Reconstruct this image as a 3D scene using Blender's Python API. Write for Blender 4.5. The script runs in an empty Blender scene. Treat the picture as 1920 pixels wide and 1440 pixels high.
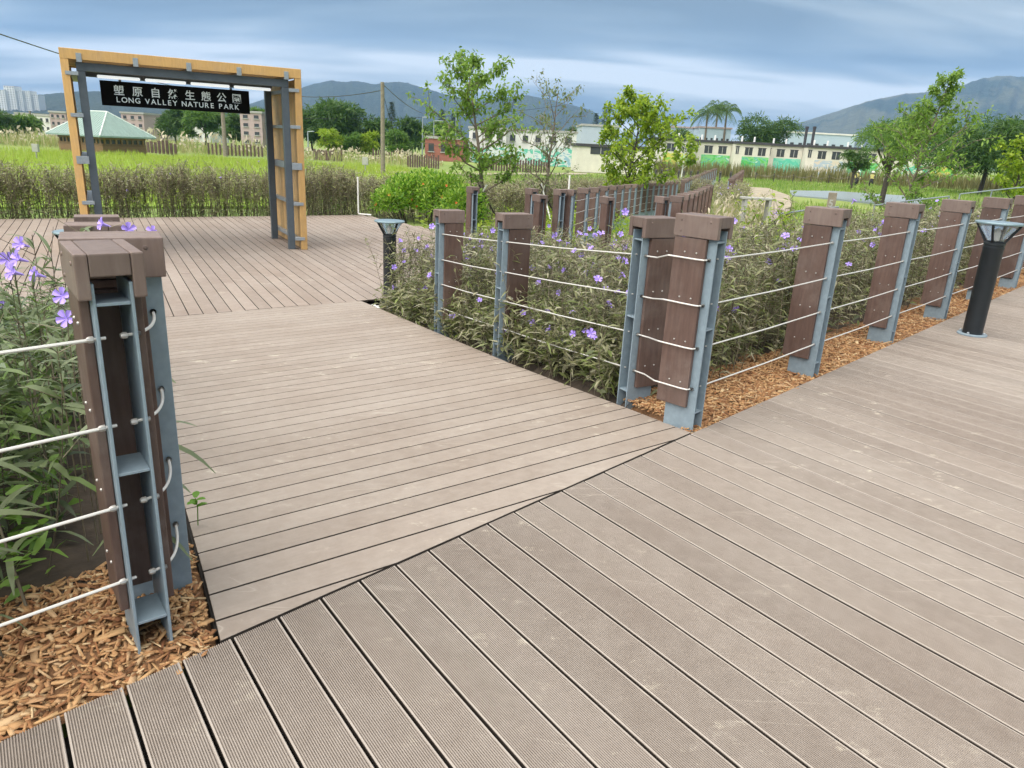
import bpy, bmesh, math, random
import numpy as np
from mathutils import Matrix, Vector

random.seed(7)
rng = np.random.default_rng(11)
S = bpy.context.scene
COL = S.collection
R = math.radians

# ------------------------------------------------------------------ camera
F, PX, PY, EYE = 1370.0, 960.0, 720.0, 1.45          # focal length in photo pixels, principal point, eye height
_d = np.array([(746 - PX) / F, (4900 - PY) / F, 1.0]); _d /= np.linalg.norm(_d)
_fw = np.array([0, 0, 1.0]) - _d * _d[2]; _fw /= np.linalg.norm(_fw)
_rt = np.cross(_d, _fw)
if _rt[0] < 0: _rt = -_rt
cam_data = bpy.data.cameras.new('camera')
cam = bpy.data.objects.new('camera', cam_data); COL.objects.link(cam)
cam_data.sensor_width = 36.0
cam_data.lens = F / 1920.0 * 36.0
cam_data.clip_start = 0.05
cam_data.clip_end = 20000.0
M3 = Matrix(((_rt[0], -_rt[1], -_rt[2]), (_fw[0], -_fw[1], -_fw[2]), (-_d[0], _d[1], _d[2])))
cam.matrix_world = Matrix.Translation((0, 0, EYE)) @ M3.to_4x4()
S.camera = cam

def ray(x, y):
    v = np.array([(x - PX) / F, (y - PY) / F, 1.0])
    return np.array([v @ _rt, v @ _fw, -(v @ _d)])
def G(x, y, z=0.0):
    """photo pixel -> point on the level plane z"""
    r = ray(x, y); t = (z - EYE) / r[2]
    return np.array([r[0] * t, r[1] * t, z])
def Y(x, y, dist):
    """photo pixel -> point at forward distance dist"""
    r = ray(x, y); t = dist / r[1]
    return np.array([r[0] * t, dist, EYE + r[2] * t])

# ------------------------------------------------------------------ exposure, world, sun
S.view_settings.view_transform = 'Standard'
S.view_settings.look = 'None'
S.view_settings.gamma = 1.0
S.view_settings.use_curve_mapping = False
S.view_settings.exposure = 2.38
S.render.engine = 'CYCLES'
S.cycles.use_adaptive_sampling = True
S.cycles.adaptive_threshold = 0.02
S.cycles.max_bounces = 4
S.cycles.diffuse_bounces = 2
S.cycles.glossy_bounces = 3
S.cycles.transmission_bounces = 4
S.cycles.transparent_max_bounces = 8
S.cycles.use_denoising = True
try: S.cycles.denoiser = 'OPENIMAGEDENOISE'
except Exception: pass

SUN_EL, SUN_AZ = R(62), R(222)     # azimuth measured from +X, anticlockwise, of where the light comes from
W = bpy.data.worlds.new('World'); S.world = W; W.use_nodes = True
nt = W.node_tree; nt.nodes.clear()
def wn(t, **k):
    n = nt.nodes.new(t)
    for a, b in k.items(): setattr(n, a, b)
    return n
wl = nt.links.new
w_out = wn('ShaderNodeOutputWorld'); w_bg = wn('ShaderNodeBackground')
sky = wn('ShaderNodeTexSky'); sky.sky_type = 'NISHITA'; sky.sun_disc = False
sky.sun_elevation = SUN_EL; sky.sun_rotation = math.pi / 2 - SUN_AZ
sky.air_density = 1.4; sky.dust_density = 2.0
tc = wn('ShaderNodeTexCoord'); sep = wn('ShaderNodeSeparateXYZ'); wl(tc.outputs['Generated'], sep.inputs[0])
def wmath(op, a, b=None, c=None):
    n = wn('ShaderNodeMath'); n.operation = op
    for i, v in enumerate((a, b, c)):
        if v is None: continue
        if isinstance(v, (int, float)): n.inputs[i].default_value = v
        else: wl(v, n.inputs[i])
    return n.outputs[0]
zc = wmath('ADD', wmath('MAXIMUM', sep.outputs[2], 0.0), 0.16)
comb = wn('ShaderNodeCombineXYZ')
wl(wmath('DIVIDE', sep.outputs[0], zc), comb.inputs[0]); wl(wmath('DIVIDE', sep.outputs[1], zc), comb.inputs[1])
def wnoise(rot, sc, scale, detail, rough, dist, loc=(0, 0, 0)):
    mp = wn('ShaderNodeMapping'); mp.inputs['Rotation'].default_value = (0, 0, rot); mp.inputs['Scale'].default_value = sc
    mp.inputs['Location'].default_value = loc
    wl(comb.outputs[0], mp.inputs[0])
    n = wn('ShaderNodeTexNoise'); wl(mp.outputs[0], n.inputs['Vector'])
    n.inputs['Scale'].default_value = scale; n.inputs['Detail'].default_value = detail
    n.inputs['Roughness'].default_value = rough; n.inputs['Distortion'].default_value = dist
    return n.outputs['Fac']
n1 = wnoise(R(-10), (0.42, 1.15, 1), 0.95, 3.0, 0.48, 0.5, (2.1, 0.4, 0))
n2 = wnoise(R(8), (0.5, 1.3, 1), 2.0, 5.0, 0.52, 0.5, (5.3, 1.7, 0))
cl = wmath('ADD', wmath('MULTIPLY', n1, 0.8), wmath('MULTIPLY', n2, 0.2))
ramp = wn('ShaderNodeValToRGB'); wl(cl, ramp.inputs[0])
e = ramp.color_ramp.elements
e[0].position = 0.385; e[0].color = (0.050, 0.063, 0.070, 1)
e[1].position = 0.575; e[1].color = (0.215, 0.220, 0.214, 1)
m_ = e.new(0.43); m_.color = (0.068, 0.083, 0.090, 1)
m_ = e.new(0.49); m_.color = (0.109, 0.122, 0.123, 1)
mixw = wn('ShaderNodeMix'); mixw.data_type = 'RGBA'
mixw.inputs['Factor'].default_value = 0.97
skys = wn('ShaderNodeVectorMath'); skys.operation = 'SCALE'; skys.inputs['Scale'].default_value = 0.03
wl(sky.outputs[0], skys.inputs[0])
wl(skys.outputs[0], mixw.inputs['A']); wl(ramp.outputs[0], mixw.inputs['B'])
wl(mixw.outputs['Result'], w_bg.inputs['Color']); w_bg.inputs['Strength'].default_value = 1.0
wl(w_bg.outputs[0], w_out.inputs['Surface'])

sun_d = bpy.data.lights.new('sun', 'SUN'); sun = bpy.data.objects.new('sun', sun_d); COL.objects.link(sun)
sun_d.energy = 1.5; sun_d.angle = R(95); sun_d.color = (1.0, 0.93, 0.84)
_sd = Vector((math.cos(SUN_EL) * math.cos(SUN_AZ), math.cos(SUN_EL) * math.sin(SUN_AZ), math.sin(SUN_EL)))
sun.rotation_euler = _sd.to_track_quat('Z', 'Y').to_euler()

# ------------------------------------------------------------------ materials
def new_mat(name):
    m = bpy.data.materials.new(name); m.use_nodes = True
    t = m.node_tree; b = t.nodes['Principled BSDF']
    return m, t, b
def N(t, ty, **k):
    n = t.nodes.new(ty)
    for a, b in k.items(): setattr(n, a, b)
    return n
def mixc(t, fac, a, b, mode='MIX'):
    n = N(t, 'ShaderNodeMix'); n.data_type = 'RGBA'; n.blend_type = mode
    for s, v in (('Factor', fac), ('A', a), ('B', b)):
        if isinstance(v, (int, float)): n.inputs[s].default_value = v
        elif isinstance(v, tuple): n.inputs[s].default_value = (*v, 1) if len(v) == 3 else v
        else: t.links.new(v, n.inputs[s])
    return n.outputs['Result']
def noise(t, vec, scale, detail=4, rough=0.55, mapscale=None, loc=None):
    if mapscale or loc is not None:
        mp = N(t, 'ShaderNodeMapping')
        if mapscale: mp.inputs['Scale'].default_value = mapscale
        if vec is not None: t.links.new(vec, mp.inputs[0])
        if loc is not None: t.links.new(loc, mp.inputs['Location'])
        vec = mp.outputs[0]
    n = N(t, 'ShaderNodeTexNoise'); n.inputs['Scale'].default_value = scale
    n.inputs['Detail'].default_value = detail; n.inputs['Roughness'].default_value = rough
    if vec is not None: t.links.new(vec, n.inputs['Vector'])
    return n.outputs['Fac']
def ramp2(t, fac, lo, hi, c0=(0, 0, 0, 1), c1=(1, 1, 1, 1)):
    n = N(t, 'ShaderNodeValToRGB'); t.links.new(fac, n.inputs[0])
    n.color_ramp.elements[0].position = lo; n.color_ramp.elements[1].position = hi
    n.color_ramp.elements[0].color = c0; n.color_ramp.elements[1].color = c1
    return n.outputs[0]
def bump(t, b, h, strength=0.3, dist=0.01):
    n = N(t, 'ShaderNodeBump'); n.inputs['Strength'].default_value = strength; n.inputs['Distance'].default_value = dist
    t.links.new(h, n.inputs['Height']); t.links.new(n.outputs[0], b.inputs['Normal'])
def plain(name, col, rough=0.6, metal=0.0, var=0.0, scale=8.0, spec=None, bumps=0.0):
    m, t, b = new_mat(name)
    b.inputs['Roughness'].default_value = rough; b.inputs['Metallic'].default_value = metal
    if spec is not None: b.inputs['Specular IOR Level'].default_value = spec
    if var > 0:
        g = N(t, 'ShaderNodeTexCoord')
        f = noise(t, g.outputs['Object'], scale, 5, 0.6)
        c = mixc(t, ramp2(t, f, 0.3, 0.7), tuple(v * (1 - var) for v in col), tuple(min(1, v * (1 + var)) for v in col))
        t.links.new(c, b.inputs['Base Color'])
        if bumps: bump(t, b, f, bumps, 0.02)
    else:
        b.inputs['Base Color'].default_value = (*col, 1)
    return m

def deck_material(name, c_lo, c_hi, grain=True):
    m, t, b = new_mat(name)
    g = N(t, 'ShaderNodeTexCoord'); oi = N(t, 'ShaderNodeObjectInfo'); geo = N(t, 'ShaderNodeNewGeometry')
    base = mixc(t, oi.outputs['Random'], c_lo, c_hi)
    # fine fibre along the board
    comb_ = N(t, 'ShaderNodeCombineXYZ'); t.links.new(oi.outputs['Random'], comb_.inputs[0]); t.links.new(oi.outputs['Random'], comb_.inputs[1])
    f1 = noise(t, g.outputs['Object'], 9.0, 6, 0.65, (0.8, 9.0, 1.0), comb_.outputs[0])
    base = mixc(t, ramp2(t, f1, 0.3, 0.75), mixc(t, 0.16, base, (0.09, 0.065, 0.05)), base)
    # broad dirt and footfall grey in the walkway, continuous from board to board
    f2 = noise(t, geo.outputs['Position'], 0.9, 6, 0.62)
    base = mixc(t, ramp2(t, f2, 0.36, 0.70), mixc(t, 0.20, base, (0.12, 0.085, 0.06)), mixc(t, 0.22, base, (0.36, 0.34, 0.31)))
    f2b = noise(t, geo.outputs['Position'], 14.0, 6, 0.7)
    base = mixc(t, ramp2(t, f2b, 0.35, 0.72), mixc(t, 0.14, base, (0.10, 0.08, 0.065)), mixc(t, 0.10, base, (0.5, 0.46, 0.42)))
    # pale scuffs
    f3 = noise(t, geo.outputs['Position'], 5.5, 8, 0.78, (1.0, 1.5, 1.0))
    f4 = noise(t, geo.outputs['Position'], 0.7, 3, 0.5)
    sc = N(t, 'ShaderNodeMath'); sc.operation = 'MULTIPLY'
    t.links.new(ramp2(t, f3, 0.585, 0.66), sc.inputs[0]); t.links.new(ramp2(t, f4, 0.40, 0.60), sc.inputs[1])
    sc2 = N(t, 'ShaderNodeMath'); sc2.operation = 'MULTIPLY'; t.links.new(sc.outputs[0], sc2.inputs[0]); sc2.inputs[1].default_value = 0.55
    base = mixc(t, sc2.outputs[0], base, (0.62, 0.57, 0.47))
    # scratches: thin pale lines
    wv = N(t, 'ShaderNodeTexNoise'); wv.inputs['Scale'].default_value = 2.6; wv.inputs['Detail'].default_value = 2; wv.inputs['Distortion'].default_value = 0.3; mpv = N(t, 'ShaderNodeMapping'); mpv.inputs['Rotation'].default_value = (0, 0, 0.9); mpv.inputs['Scale'].default_value = (0.35, 2.2, 1); t.links.new(geo.outputs['Position'], mpv.inputs[0]); t.links.new(mpv.outputs[0], wv.inputs['Vector'])
    ab = N(t, 'ShaderNodeMath'); ab.operation = 'SUBTRACT'; t.links.new(wv.outputs['Fac'], ab.inputs[0]); ab.inputs[1].default_value = 0.5
    ab2 = N(t, 'ShaderNodeMath'); ab2.operation = 'ABSOLUTE'; t.links.new(ab.outputs[0], ab2.inputs[0])
    ln = ramp2(t, ab2.outputs[0], 0.0, 0.006, (1, 1, 1, 1), (0, 0, 0, 1)); f5 = noise(t, geo.outputs['Position'], 1.9, 3, 0.6)
    l2 = N(t, 'ShaderNodeMath'); l2.operation = 'MULTIPLY'; t.links.new(ln, l2.inputs[0]); t.links.new(ramp2(t, f5, 0.52, 0.62, (0, 0, 0, 1), (0.28, 0.28, 0.28, 1)), l2.inputs[1])
    base = mixc(t, l2.outputs[0], base, (0.58, 0.53, 0.46))
    # shade painted into the grooves and down the sides of the board
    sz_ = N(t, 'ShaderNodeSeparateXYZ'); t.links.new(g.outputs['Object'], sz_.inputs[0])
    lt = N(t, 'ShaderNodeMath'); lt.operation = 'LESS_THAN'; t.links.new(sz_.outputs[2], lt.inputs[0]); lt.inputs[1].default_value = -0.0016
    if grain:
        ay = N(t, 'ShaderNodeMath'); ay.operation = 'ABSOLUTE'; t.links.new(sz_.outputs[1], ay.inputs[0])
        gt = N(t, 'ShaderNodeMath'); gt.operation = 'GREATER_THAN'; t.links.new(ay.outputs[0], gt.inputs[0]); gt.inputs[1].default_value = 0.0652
        base = mixc(t, gt.outputs[0], base, mixc(t, 0.32, base, (0.50, 0.455, 0.41)))      # smooth margins mixed paler
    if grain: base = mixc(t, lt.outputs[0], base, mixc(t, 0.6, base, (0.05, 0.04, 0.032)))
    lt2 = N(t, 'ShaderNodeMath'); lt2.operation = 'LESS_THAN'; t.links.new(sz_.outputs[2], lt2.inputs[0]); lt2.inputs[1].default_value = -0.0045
    if grain: base = mixc(t, lt2.outputs[0], base, (0.035, 0.028, 0.023))      # board sides painted near black, so the gaps read as shade
    t.links.new(base, b.inputs['Base Color'])
    b.inputs['Roughness'].default_value = 0.62; b.inputs['Specular IOR Level'].default_value = 0.35
    bump(t, b, f1, 0.25, 0.002)
    return m

def brown_wood(name, lo, hi):
    m, t, b = new_mat(name)
    g = N(t, 'ShaderNodeTexCoord'); oi = N(t, 'ShaderNodeObjectInfo')
    comb_ = N(t, 'ShaderNodeCombineXYZ'); t.links.new(oi.outputs['Random'], comb_.inputs[0]); t.links.new(oi.outputs['Random'], comb_.inputs[2])
    f = noise(t, g.outputs['Object'], 14, 6, 0.65, (3, 3, 0.35), comb_.outputs[0])
    f2 = noise(t, g.outputs['Object'], 5, 4, 0.6, None, comb_.outputs[0])
    c = mixc(t, ramp2(t, f, 0.3, 0.72), lo, hi)
    c = mixc(t, ramp2(t, f2, 0.45, 0.75), c, mixc(t, 0.25, c, (0.24, 0.20, 0.18)))
    hv = N(t, 'ShaderNodeHueSaturation'); t.links.new(c, hv.inputs['Color']); mr = N(t, 'ShaderNodeMapRange'); t.links.new(oi.outputs['Random'], mr.inputs[0]); mr.inputs[3].default_value = 0.84; mr.inputs[4].default_value = 1.2; t.links.new(mr.outputs[0], hv.inputs['Value'])
    f3_ = noise(t, g.outputs['Object'], 2.2, 7, 0.7, None, comb_.outputs[0]); c = mixc(t, ramp2(t, f3_, 0.55, 0.72), hv.outputs[0], mixc(t, 0.22, hv.outputs[0], (0.34, 0.30, 0.27)))
    t.links.new(c, b.inputs['Base Color']); b.inputs['Roughness'].default_value = 0.55
    bump(t, b, f, 0.35, 0.003)
    return m

def leaf_mat(name, cols, transl=0.35, rough=0.5):
    m, t, b = new_mat(name)
    geo = N(t, 'ShaderNodeNewGeometry')
    r_ = N(t, 'ShaderNodeValToRGB'); t.links.new(geo.outputs['Random Per Island'], r_.inputs[0])
    el = r_.color_ramp.elements
    el[0].position = 0.0; el[0].color = (*cols[0], 1); el[1].position = 1.0; el[1].color = (*cols[-1], 1)
    for i, c in enumerate(cols[1:-1]):
        q = el.new((i + 1) / (len(cols) - 1)); q.color = (*c, 1)
    t.links.new(r_.outputs[0], b.inputs['Base Color']); b.inputs['Roughness'].default_value = rough
    b.inputs['Specular IOR Level'].default_value = 0.35
    tr = N(t, 'ShaderNodeBsdfTranslucent'); mx = N(t, 'ShaderNodeMixShader'); mx.inputs[0].default_value = transl
    hs = N(t, 'ShaderNodeHueSaturation'); hs.inputs['Value'].default_value = 1.5; t.links.new(r_.outputs[0], hs.inputs['Color'])
    t.links.new(hs.outputs[0], tr.inputs['Color'])
    t.links.new(b.outputs[0], mx.inputs[1]); t.links.new(tr.outputs[0], mx.inputs[2])
    t.links.new(mx.outputs[0], t.nodes['Material Output'].inputs['Surface'])
    return m

MAT = {}
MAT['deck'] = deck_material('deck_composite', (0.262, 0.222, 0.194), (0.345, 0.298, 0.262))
MAT['ramp'] = deck_material('ramp_composite', (0.285, 0.235, 0.198), (0.335, 0.282, 0.242), False)
MAT['plaza'] = deck_material('plaza_composite', (0.262, 0.207, 0.175), (0.335, 0.272, 0.234), False)
MAT['side'] = plain('shaded_board_side', (0.035, 0.028, 0.023), 0.9)  # shade of the gaps between boards, put into the side colour
MAT['brown'] = brown_wood('brown_post_wood', (0.072, 0.042, 0.034), (0.118, 0.073, 0.059))
MAT['cap'] = brown_wood('cap_wood', (0.125, 0.086, 0.074), (0.175, 0.128, 0.111))
MAT['steel'] = plain('blue_grey_paint', (0.215, 0.28, 0.33), 0.42, 0.0, 0.10, 30, 0.5)
MAT['dark_steel'] = plain('gate_steel_paint', (0.072, 0.092, 0.112), 0.45, 0.0, 0.08, 20, 0.5)
MAT['galv'] = plain('galvanised_bracket', (0.30, 0.34, 0.375), 0.4, 0.3, 0.12, 30)
MAT['cable'] = plain('wire_rope', (0.66, 0.65, 0.62), 0.4, 0.2)
MAT['bolt'] = plain('stainless_bolt', (0.42, 0.41, 0.39), 0.4, 0.6)
MAT['joist'] = plain('dark_subframe', (0.02, 0.018, 0.016), 0.9)
MAT['yellow'] = brown_wood('yellow_wood', (0.50, 0.30, 0.105), (0.62, 0.39, 0.15))
MAT['slat'] = brown_wood('slat_wood', (0.54, 0.35, 0.15), (0.68, 0.46, 0.21))
MAT['black'] = plain('black_board', (0.004, 0.004, 0.005), 0.6, 0, 0, 8, 0.15)
MAT['letter'] = plain('letter_steel', (0.93, 0.94, 0.95), 0.28, 0.75)
MAT['tube'] = plain('lamp_tube', (0.85, 0.88, 0.88), 0.3); _tb = MAT['tube'].node_tree.nodes['Principled BSDF']; _tb.inputs['Emission Color'].default_value = (0.9, 0.97, 1, 1); _tb.inputs['Emission Strength'].default_value = 0.14
MAT['lampblack'] = plain('bollard_paint', (0.014, 0.018, 0.022), 0.45, 0.0, 0.15, 12, 0.5)
MAT['lamptop'] = plain('bollard_top', (0.20, 0.28, 0.32), 0.3, 0.3)
MAT['soil'] = plain('soil', (0.05, 0.036, 0.025), 0.95, 0, 0.4, 9, None, 0.6)
MAT['mulchbed'] = plain('mulch_bed', (0.20, 0.105, 0.05), 0.95, 0, 0.45, 30, None, 0.8)
MAT['chip'] = leaf_mat('mulch_chip', [(0.16, 0.065, 0.028), (0.34, 0.18, 0.08), (0.47, 0.29, 0.14), (0.27, 0.12, 0.05), (0.58, 0.43, 0.25)], 0.0, 0.85)
MAT['white'] = plain('white_paint', (0.75, 0.75, 0.73), 0.5, 0, 0.05)
MAT['leaf_pet'] = leaf_mat('petunia_leaf', [(0.05, 0.062, 0.025), (0.14, 0.16, 0.06), (0.25, 0.25, 0.13), (0.11, 0.11, 0.06), (0.40, 0.38, 0.27), (0.18, 0.23, 0.06), (0.08, 0.10, 0.04)], 0.28, 0.36)
MAT['leaf_petl'] = leaf_mat('petunia_leaf_near', [(0.04, 0.06, 0.024), (0.075, 0.115, 0.04), (0.11, 0.15, 0.06), (0.17, 0.21, 0.11), (0.13, 0.22, 0.04), (0.06, 0.085, 0.03)], 0.25, 0.34)
MAT['leaf_under'] = leaf_mat('undergrowth_leaf', [(0.07, 0.15, 0.02), (0.12, 0.23, 0.035), (0.17, 0.30, 0.05)], 0.35)
MAT['stem_pet'] = leaf_mat('petunia_stem', [(0.05, 0.042, 0.03), (0.12, 0.10, 0.07), (0.22, 0.19, 0.13), (0.34, 0.30, 0.22)], 0.0, 0.7)
MAT['leaf_hedge'] = leaf_mat('hedge_leaf', [(0.13, 0.14, 0.06), (0.24, 0.24, 0.11), (0.34, 0.31, 0.20), (0.24, 0.30, 0.08), (0.34, 0.30, 0.27)], 0.25)
MAT['stem_hedge'] = leaf_mat('hedge_stem', [(0.09, 0.072, 0.052), (0.18, 0.15, 0.11), (0.26, 0.22, 0.16)], 0.0, 0.8)
MAT['leaf_hedgeg'] = leaf_mat('hedge_low_leaf', [(0.06, 0.13, 0.02), (0.10, 0.20, 0.03), (0.16, 0.27, 0.05)], 0.35)
MAT['petal'] = plain('violet_petal', (0.40, 0.29, 0.80), 0.6, 0, 0.12, 40)
MAT['petal_o'] = plain('orange_petal', (0.75, 0.20, 0.06), 0.6)
MAT['rice'] = leaf_mat('rice_blade', [(0.21, 0.29, 0.035), (0.29, 0.37, 0.055), (0.36, 0.42, 0.09), (0.25, 0.34, 0.04), (0.34, 0.36, 0.12)], 0.4, 0.6)
MAT['ricebed'] = plain('field_ground', (0.20, 0.31, 0.03), 0.95, 0, 0.18, 0.5)
MAT['grass'] = leaf_mat('grass_blade', [(0.10, 0.19, 0.025), (0.16, 0.27, 0.04), (0.22, 0.33, 0.06), (0.26, 0.28, 0.10)], 0.35, 0.6)
MAT['reed'] = leaf_mat('reed_blade', [(0.24, 0.24, 0.08), (0.34, 0.33, 0.15), (0.44, 0.40, 0.24), (0.20, 0.27, 0.07), (0.28, 0.33, 0.10)], 0.3, 0.7)
MAT['plume'] = leaf_mat('reed_plume', [(0.46, 0.41, 0.29), (0.56, 0.51, 0.39), (0.42, 0.36, 0.25)], 0.3, 0.8)
MAT['screenreed'] = leaf_mat('screen_reed', [(0.12, 0.12, 0.04), (0.19, 0.18, 0.07), (0.25, 0.23, 0.11), (0.13, 0.16, 0.05)], 0.3, 0.7)
MAT['bush'] = leaf_mat('bright_bush_leaf', [(0.05, 0.14, 0.015), (0.15, 0.32, 0.025), (0.33, 0.49, 0.06), (0.08, 0.20, 0.02), (0.44, 0.56, 0.12), (0.10, 0.25, 0.02)], 0.4)
MAT['leaf_t1'] = leaf_mat('young_tree_leaf', [(0.11, 0.20, 0.03), (0.17, 0.28, 0.045), (0.24, 0.36, 0.07), (0.07, 0.15, 0.025)], 0.45)
MAT['leaf_t2'] = leaf_mat('sparse_tree_leaf', [(0.09, 0.13, 0.04), (0.15, 0.20, 0.07), (0.19, 0.22, 0.12)], 0.35)
MAT['leaf_t3'] = leaf_mat('yellow_green_leaf', [(0.13, 0.23, 0.015), (0.22, 0.33, 0.02), (0.32, 0.40, 0.04), (0.10, 0.18, 0.02)], 0.42)
MAT['leaf_dk'] = leaf_mat('dark_tree_leaf', [(0.03, 0.075, 0.016), (0.055, 0.12, 0.022), (0.09, 0.165, 0.032), (0.04, 0.09, 0.02)], 0.3)
MAT['leaf_md'] = leaf_mat('mid_tree_leaf', [(0.05, 0.115, 0.018), (0.09, 0.18, 0.028), (0.14, 0.24, 0.04)], 0.35)
MAT['leaf_con'] = leaf_mat('conifer_leaf', [(0.02, 0.045, 0.02), (0.035, 0.07, 0.03)], 0.15)
MAT['bark'] = plain('bark', (0.17, 0.14, 0.11), 0.9, 0, 0.3, 15, None, 0.5)
MAT['bark_dk'] = plain('dark_bark', (0.06, 0.05, 0.04), 0.9, 0, 0.3, 15)
MAT['polewood'] = plain('pole_wood', (0.22, 0.19, 0.15), 0.85, 0, 0.25, 6)
MAT['water'] = plain('pond_water', (0.21, 0.25, 0.255), 0.35, 0, 0.0)
MAT['path'] = plain('dirt_path', (0.31, 0.27, 0.20), 0.95, 0, 0.2, 0.8)
MAT['concrete'] = plain('concrete', (0.36, 0.36, 0.34), 0.85, 0, 0.15, 6)
MAT['window'] = plain('window_glass', (0.055, 0.06, 0.065), 0.15)

# ------------------------------------------------------------------ mesh helpers
def mesh_np(name, verts, faces, mats, smooth=False, midx=None):
    verts = np.asarray(verts, dtype=np.float32); faces = np.asarray(faces, dtype=np.int32)
    me = bpy.data.meshes.new(name)
    nf, k = faces.shape
    me.vertices.add(len(verts)); me.vertices.foreach_set('co', verts.ravel())
    me.loops.add(nf * k); me.loops.foreach_set('vertex_index', faces.ravel())
    me.polygons.add(nf); me.polygons.foreach_set('loop_start', np.arange(nf, dtype=np.int32) * k)
    try: me.polygons.foreach_set('loop_total', np.full(nf, k, dtype=np.int32))
    except Exception: pass
    for m in (mats if isinstance(mats, (list, tuple)) else [mats]): me.materials.append(m)
    if midx is not None: me.polygons.foreach_set('material_index', np.asarray(midx, dtype=np.int32))
    if smooth: me.polygons.foreach_set('use_smooth', np.ones(nf, dtype=bool))
    me.update(calc_edges=True); me.validate()
    return me
def link(name, me, parent=None, loc=None, rotz=None, mw=None):
    o = bpy.data.objects.new(name, me); COL.objects.link(o)
    if parent is not None: o.parent = parent
    if loc is not None: o.location = tuple(float(v) for v in loc)
    if rotz is not None: o.rotation_euler = (0, 0, rotz)
    return o
def thing(name, label, cat, loc=(0, 0, 0), rotz=0.0, group=None):
    o = bpy.data.objects.new(name, None); COL.objects.link(o); o.empty_display_size = 0.1
    o.location = tuple(float(v) for v in loc); o.rotation_euler = (0, 0, rotz)
    return tag(o, label, cat, group)
def tag(o, label=None, cat=None, group=None, kind=None):
    if label: o['label'] = label
    if cat: o['category'] = cat
    if group: o['group'] = group
    if kind: o['kind'] = kind
    return o
def shade_sides(me):  # gives side and bottom faces the painted gap shade
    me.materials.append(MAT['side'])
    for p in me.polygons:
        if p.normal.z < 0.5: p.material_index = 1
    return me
class MB:
    """collects quads/tris for one mesh"""
    def __init__(s): s.v = []; s.f = []
    def box(s, x0, x1, y0, y1, z0, z1, fn=None):
        b = len(s.v)
        P = [(x0, y0, z0), (x1, y0, z0), (x1, y1, z0), (x0, y1, z0), (x0, y0, z1), (x1, y0, z1), (x1, y1, z1), (x0, y1, z1)]
        s.v += [fn(p) if fn else p for p in P]
        s.f += [tuple(b + i for i in q) for q in ((0, 3, 2, 1), (4, 5, 6, 7), (0, 1, 5, 4), (1, 2, 6, 5), (2, 3, 7, 6), (3, 0, 4, 7))]
        return s
    def tube(s, pts, rad, n=8, cap=True):
        pts = [Vector(p) for p in pts]; b = len(s.v); k = len(pts)
        for i, p in enumerate(pts):
            d = (pts[min(i + 1, k - 1)] - pts[max(i - 1, 0)]).normalized()
            a = d.orthogonal().normalized() if abs(d.z) > 0.99 else d.cross(Vector((0, 0, 1))).normalized()
            c = d.cross(a)
            r = rad[i] if isinstance(rad, (list, tuple)) else rad
            for j in range(n):
                t = 2 * math.pi * j / n
                s.v.append(tuple(p + a * (r * math.cos(t)) + c * (r * math.sin(t))))
        for i in range(k - 1):
            for j in range(n):
                s.f.append((b + i * n + j, b + i * n + (j + 1) % n, b + (i + 1) * n + (j + 1) % n, b + (i + 1) * n + j))
        if cap:
            s.f.append(tuple(b + j for j in range(n))[::-1]); s.f.append(tuple(b + (k - 1) * n + j for j in range(n)))
        return s
    def lathe(s, prof, n=24, c=(0, 0, 0)):
        b = len(s.v); k = len(prof)
        for r, z in prof:
            for j in range(n):
                t = 2 * math.pi * j / n; s.v.append((c[0] + r * math.cos(t), c[1] + r * math.sin(t), c[2] + z))
        for i in range(k - 1):
            for j in range(n):
                s.f.append((b + i * n + j, b + i * n + (j + 1) % n, b + (i + 1) * n + (j + 1) % n, b + (i + 1) * n + j))
        return s
    def poly(s, pts, z0fn, z1fn):
        """prism over a convex plan polygon"""
        b = len(s.v); n = len(pts)
        s.v += [(p[0], p[1], z0fn(p)) for p in pts] + [(p[0], p[1], z1fn(p)) for p in pts]
        s.f.append(tuple(b + i for i in range(n))[::-1]); s.f.append(tuple(b + n + i for i in range(n)))
        for i in range(n):
            j = (i + 1) % n; s.f.append((b + i, b + j, b + n + j, b + n + i))
        return s
    def mesh(s, name, mat, smooth=False, bevel=0.0, seg=2):
        me = bpy.data.meshes.new(name); me.from_pydata(s.v, [], s.f)
        if bevel > 0:
            bm = bmesh.new(); bm.from_mesh(me)
            bmesh.ops.bevel(bm, geom=bm.edges[:], offset=bevel, segments=seg, profile=0.6, affect='EDGES', clamp_overlap=True)
            bm.to_mesh(me); bm.free()
        for m in (mat if isinstance(mat, (list, tuple)) else [mat]): me.materials.append(m)
        if smooth:
            for p in me.polygons: p.use_smooth = True
            try: me.set_sharp_from_angle(angle=R(40))
            except Exception: pass
        me.update(); return me
def boxmesh(name, mat, x0, x1, y0, y1, z0, z1, bevel=0.0, seg=2):
    return MB().box(x0, x1, y0, y1, z0, z1).mesh(name, mat, False, bevel, seg)

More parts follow.
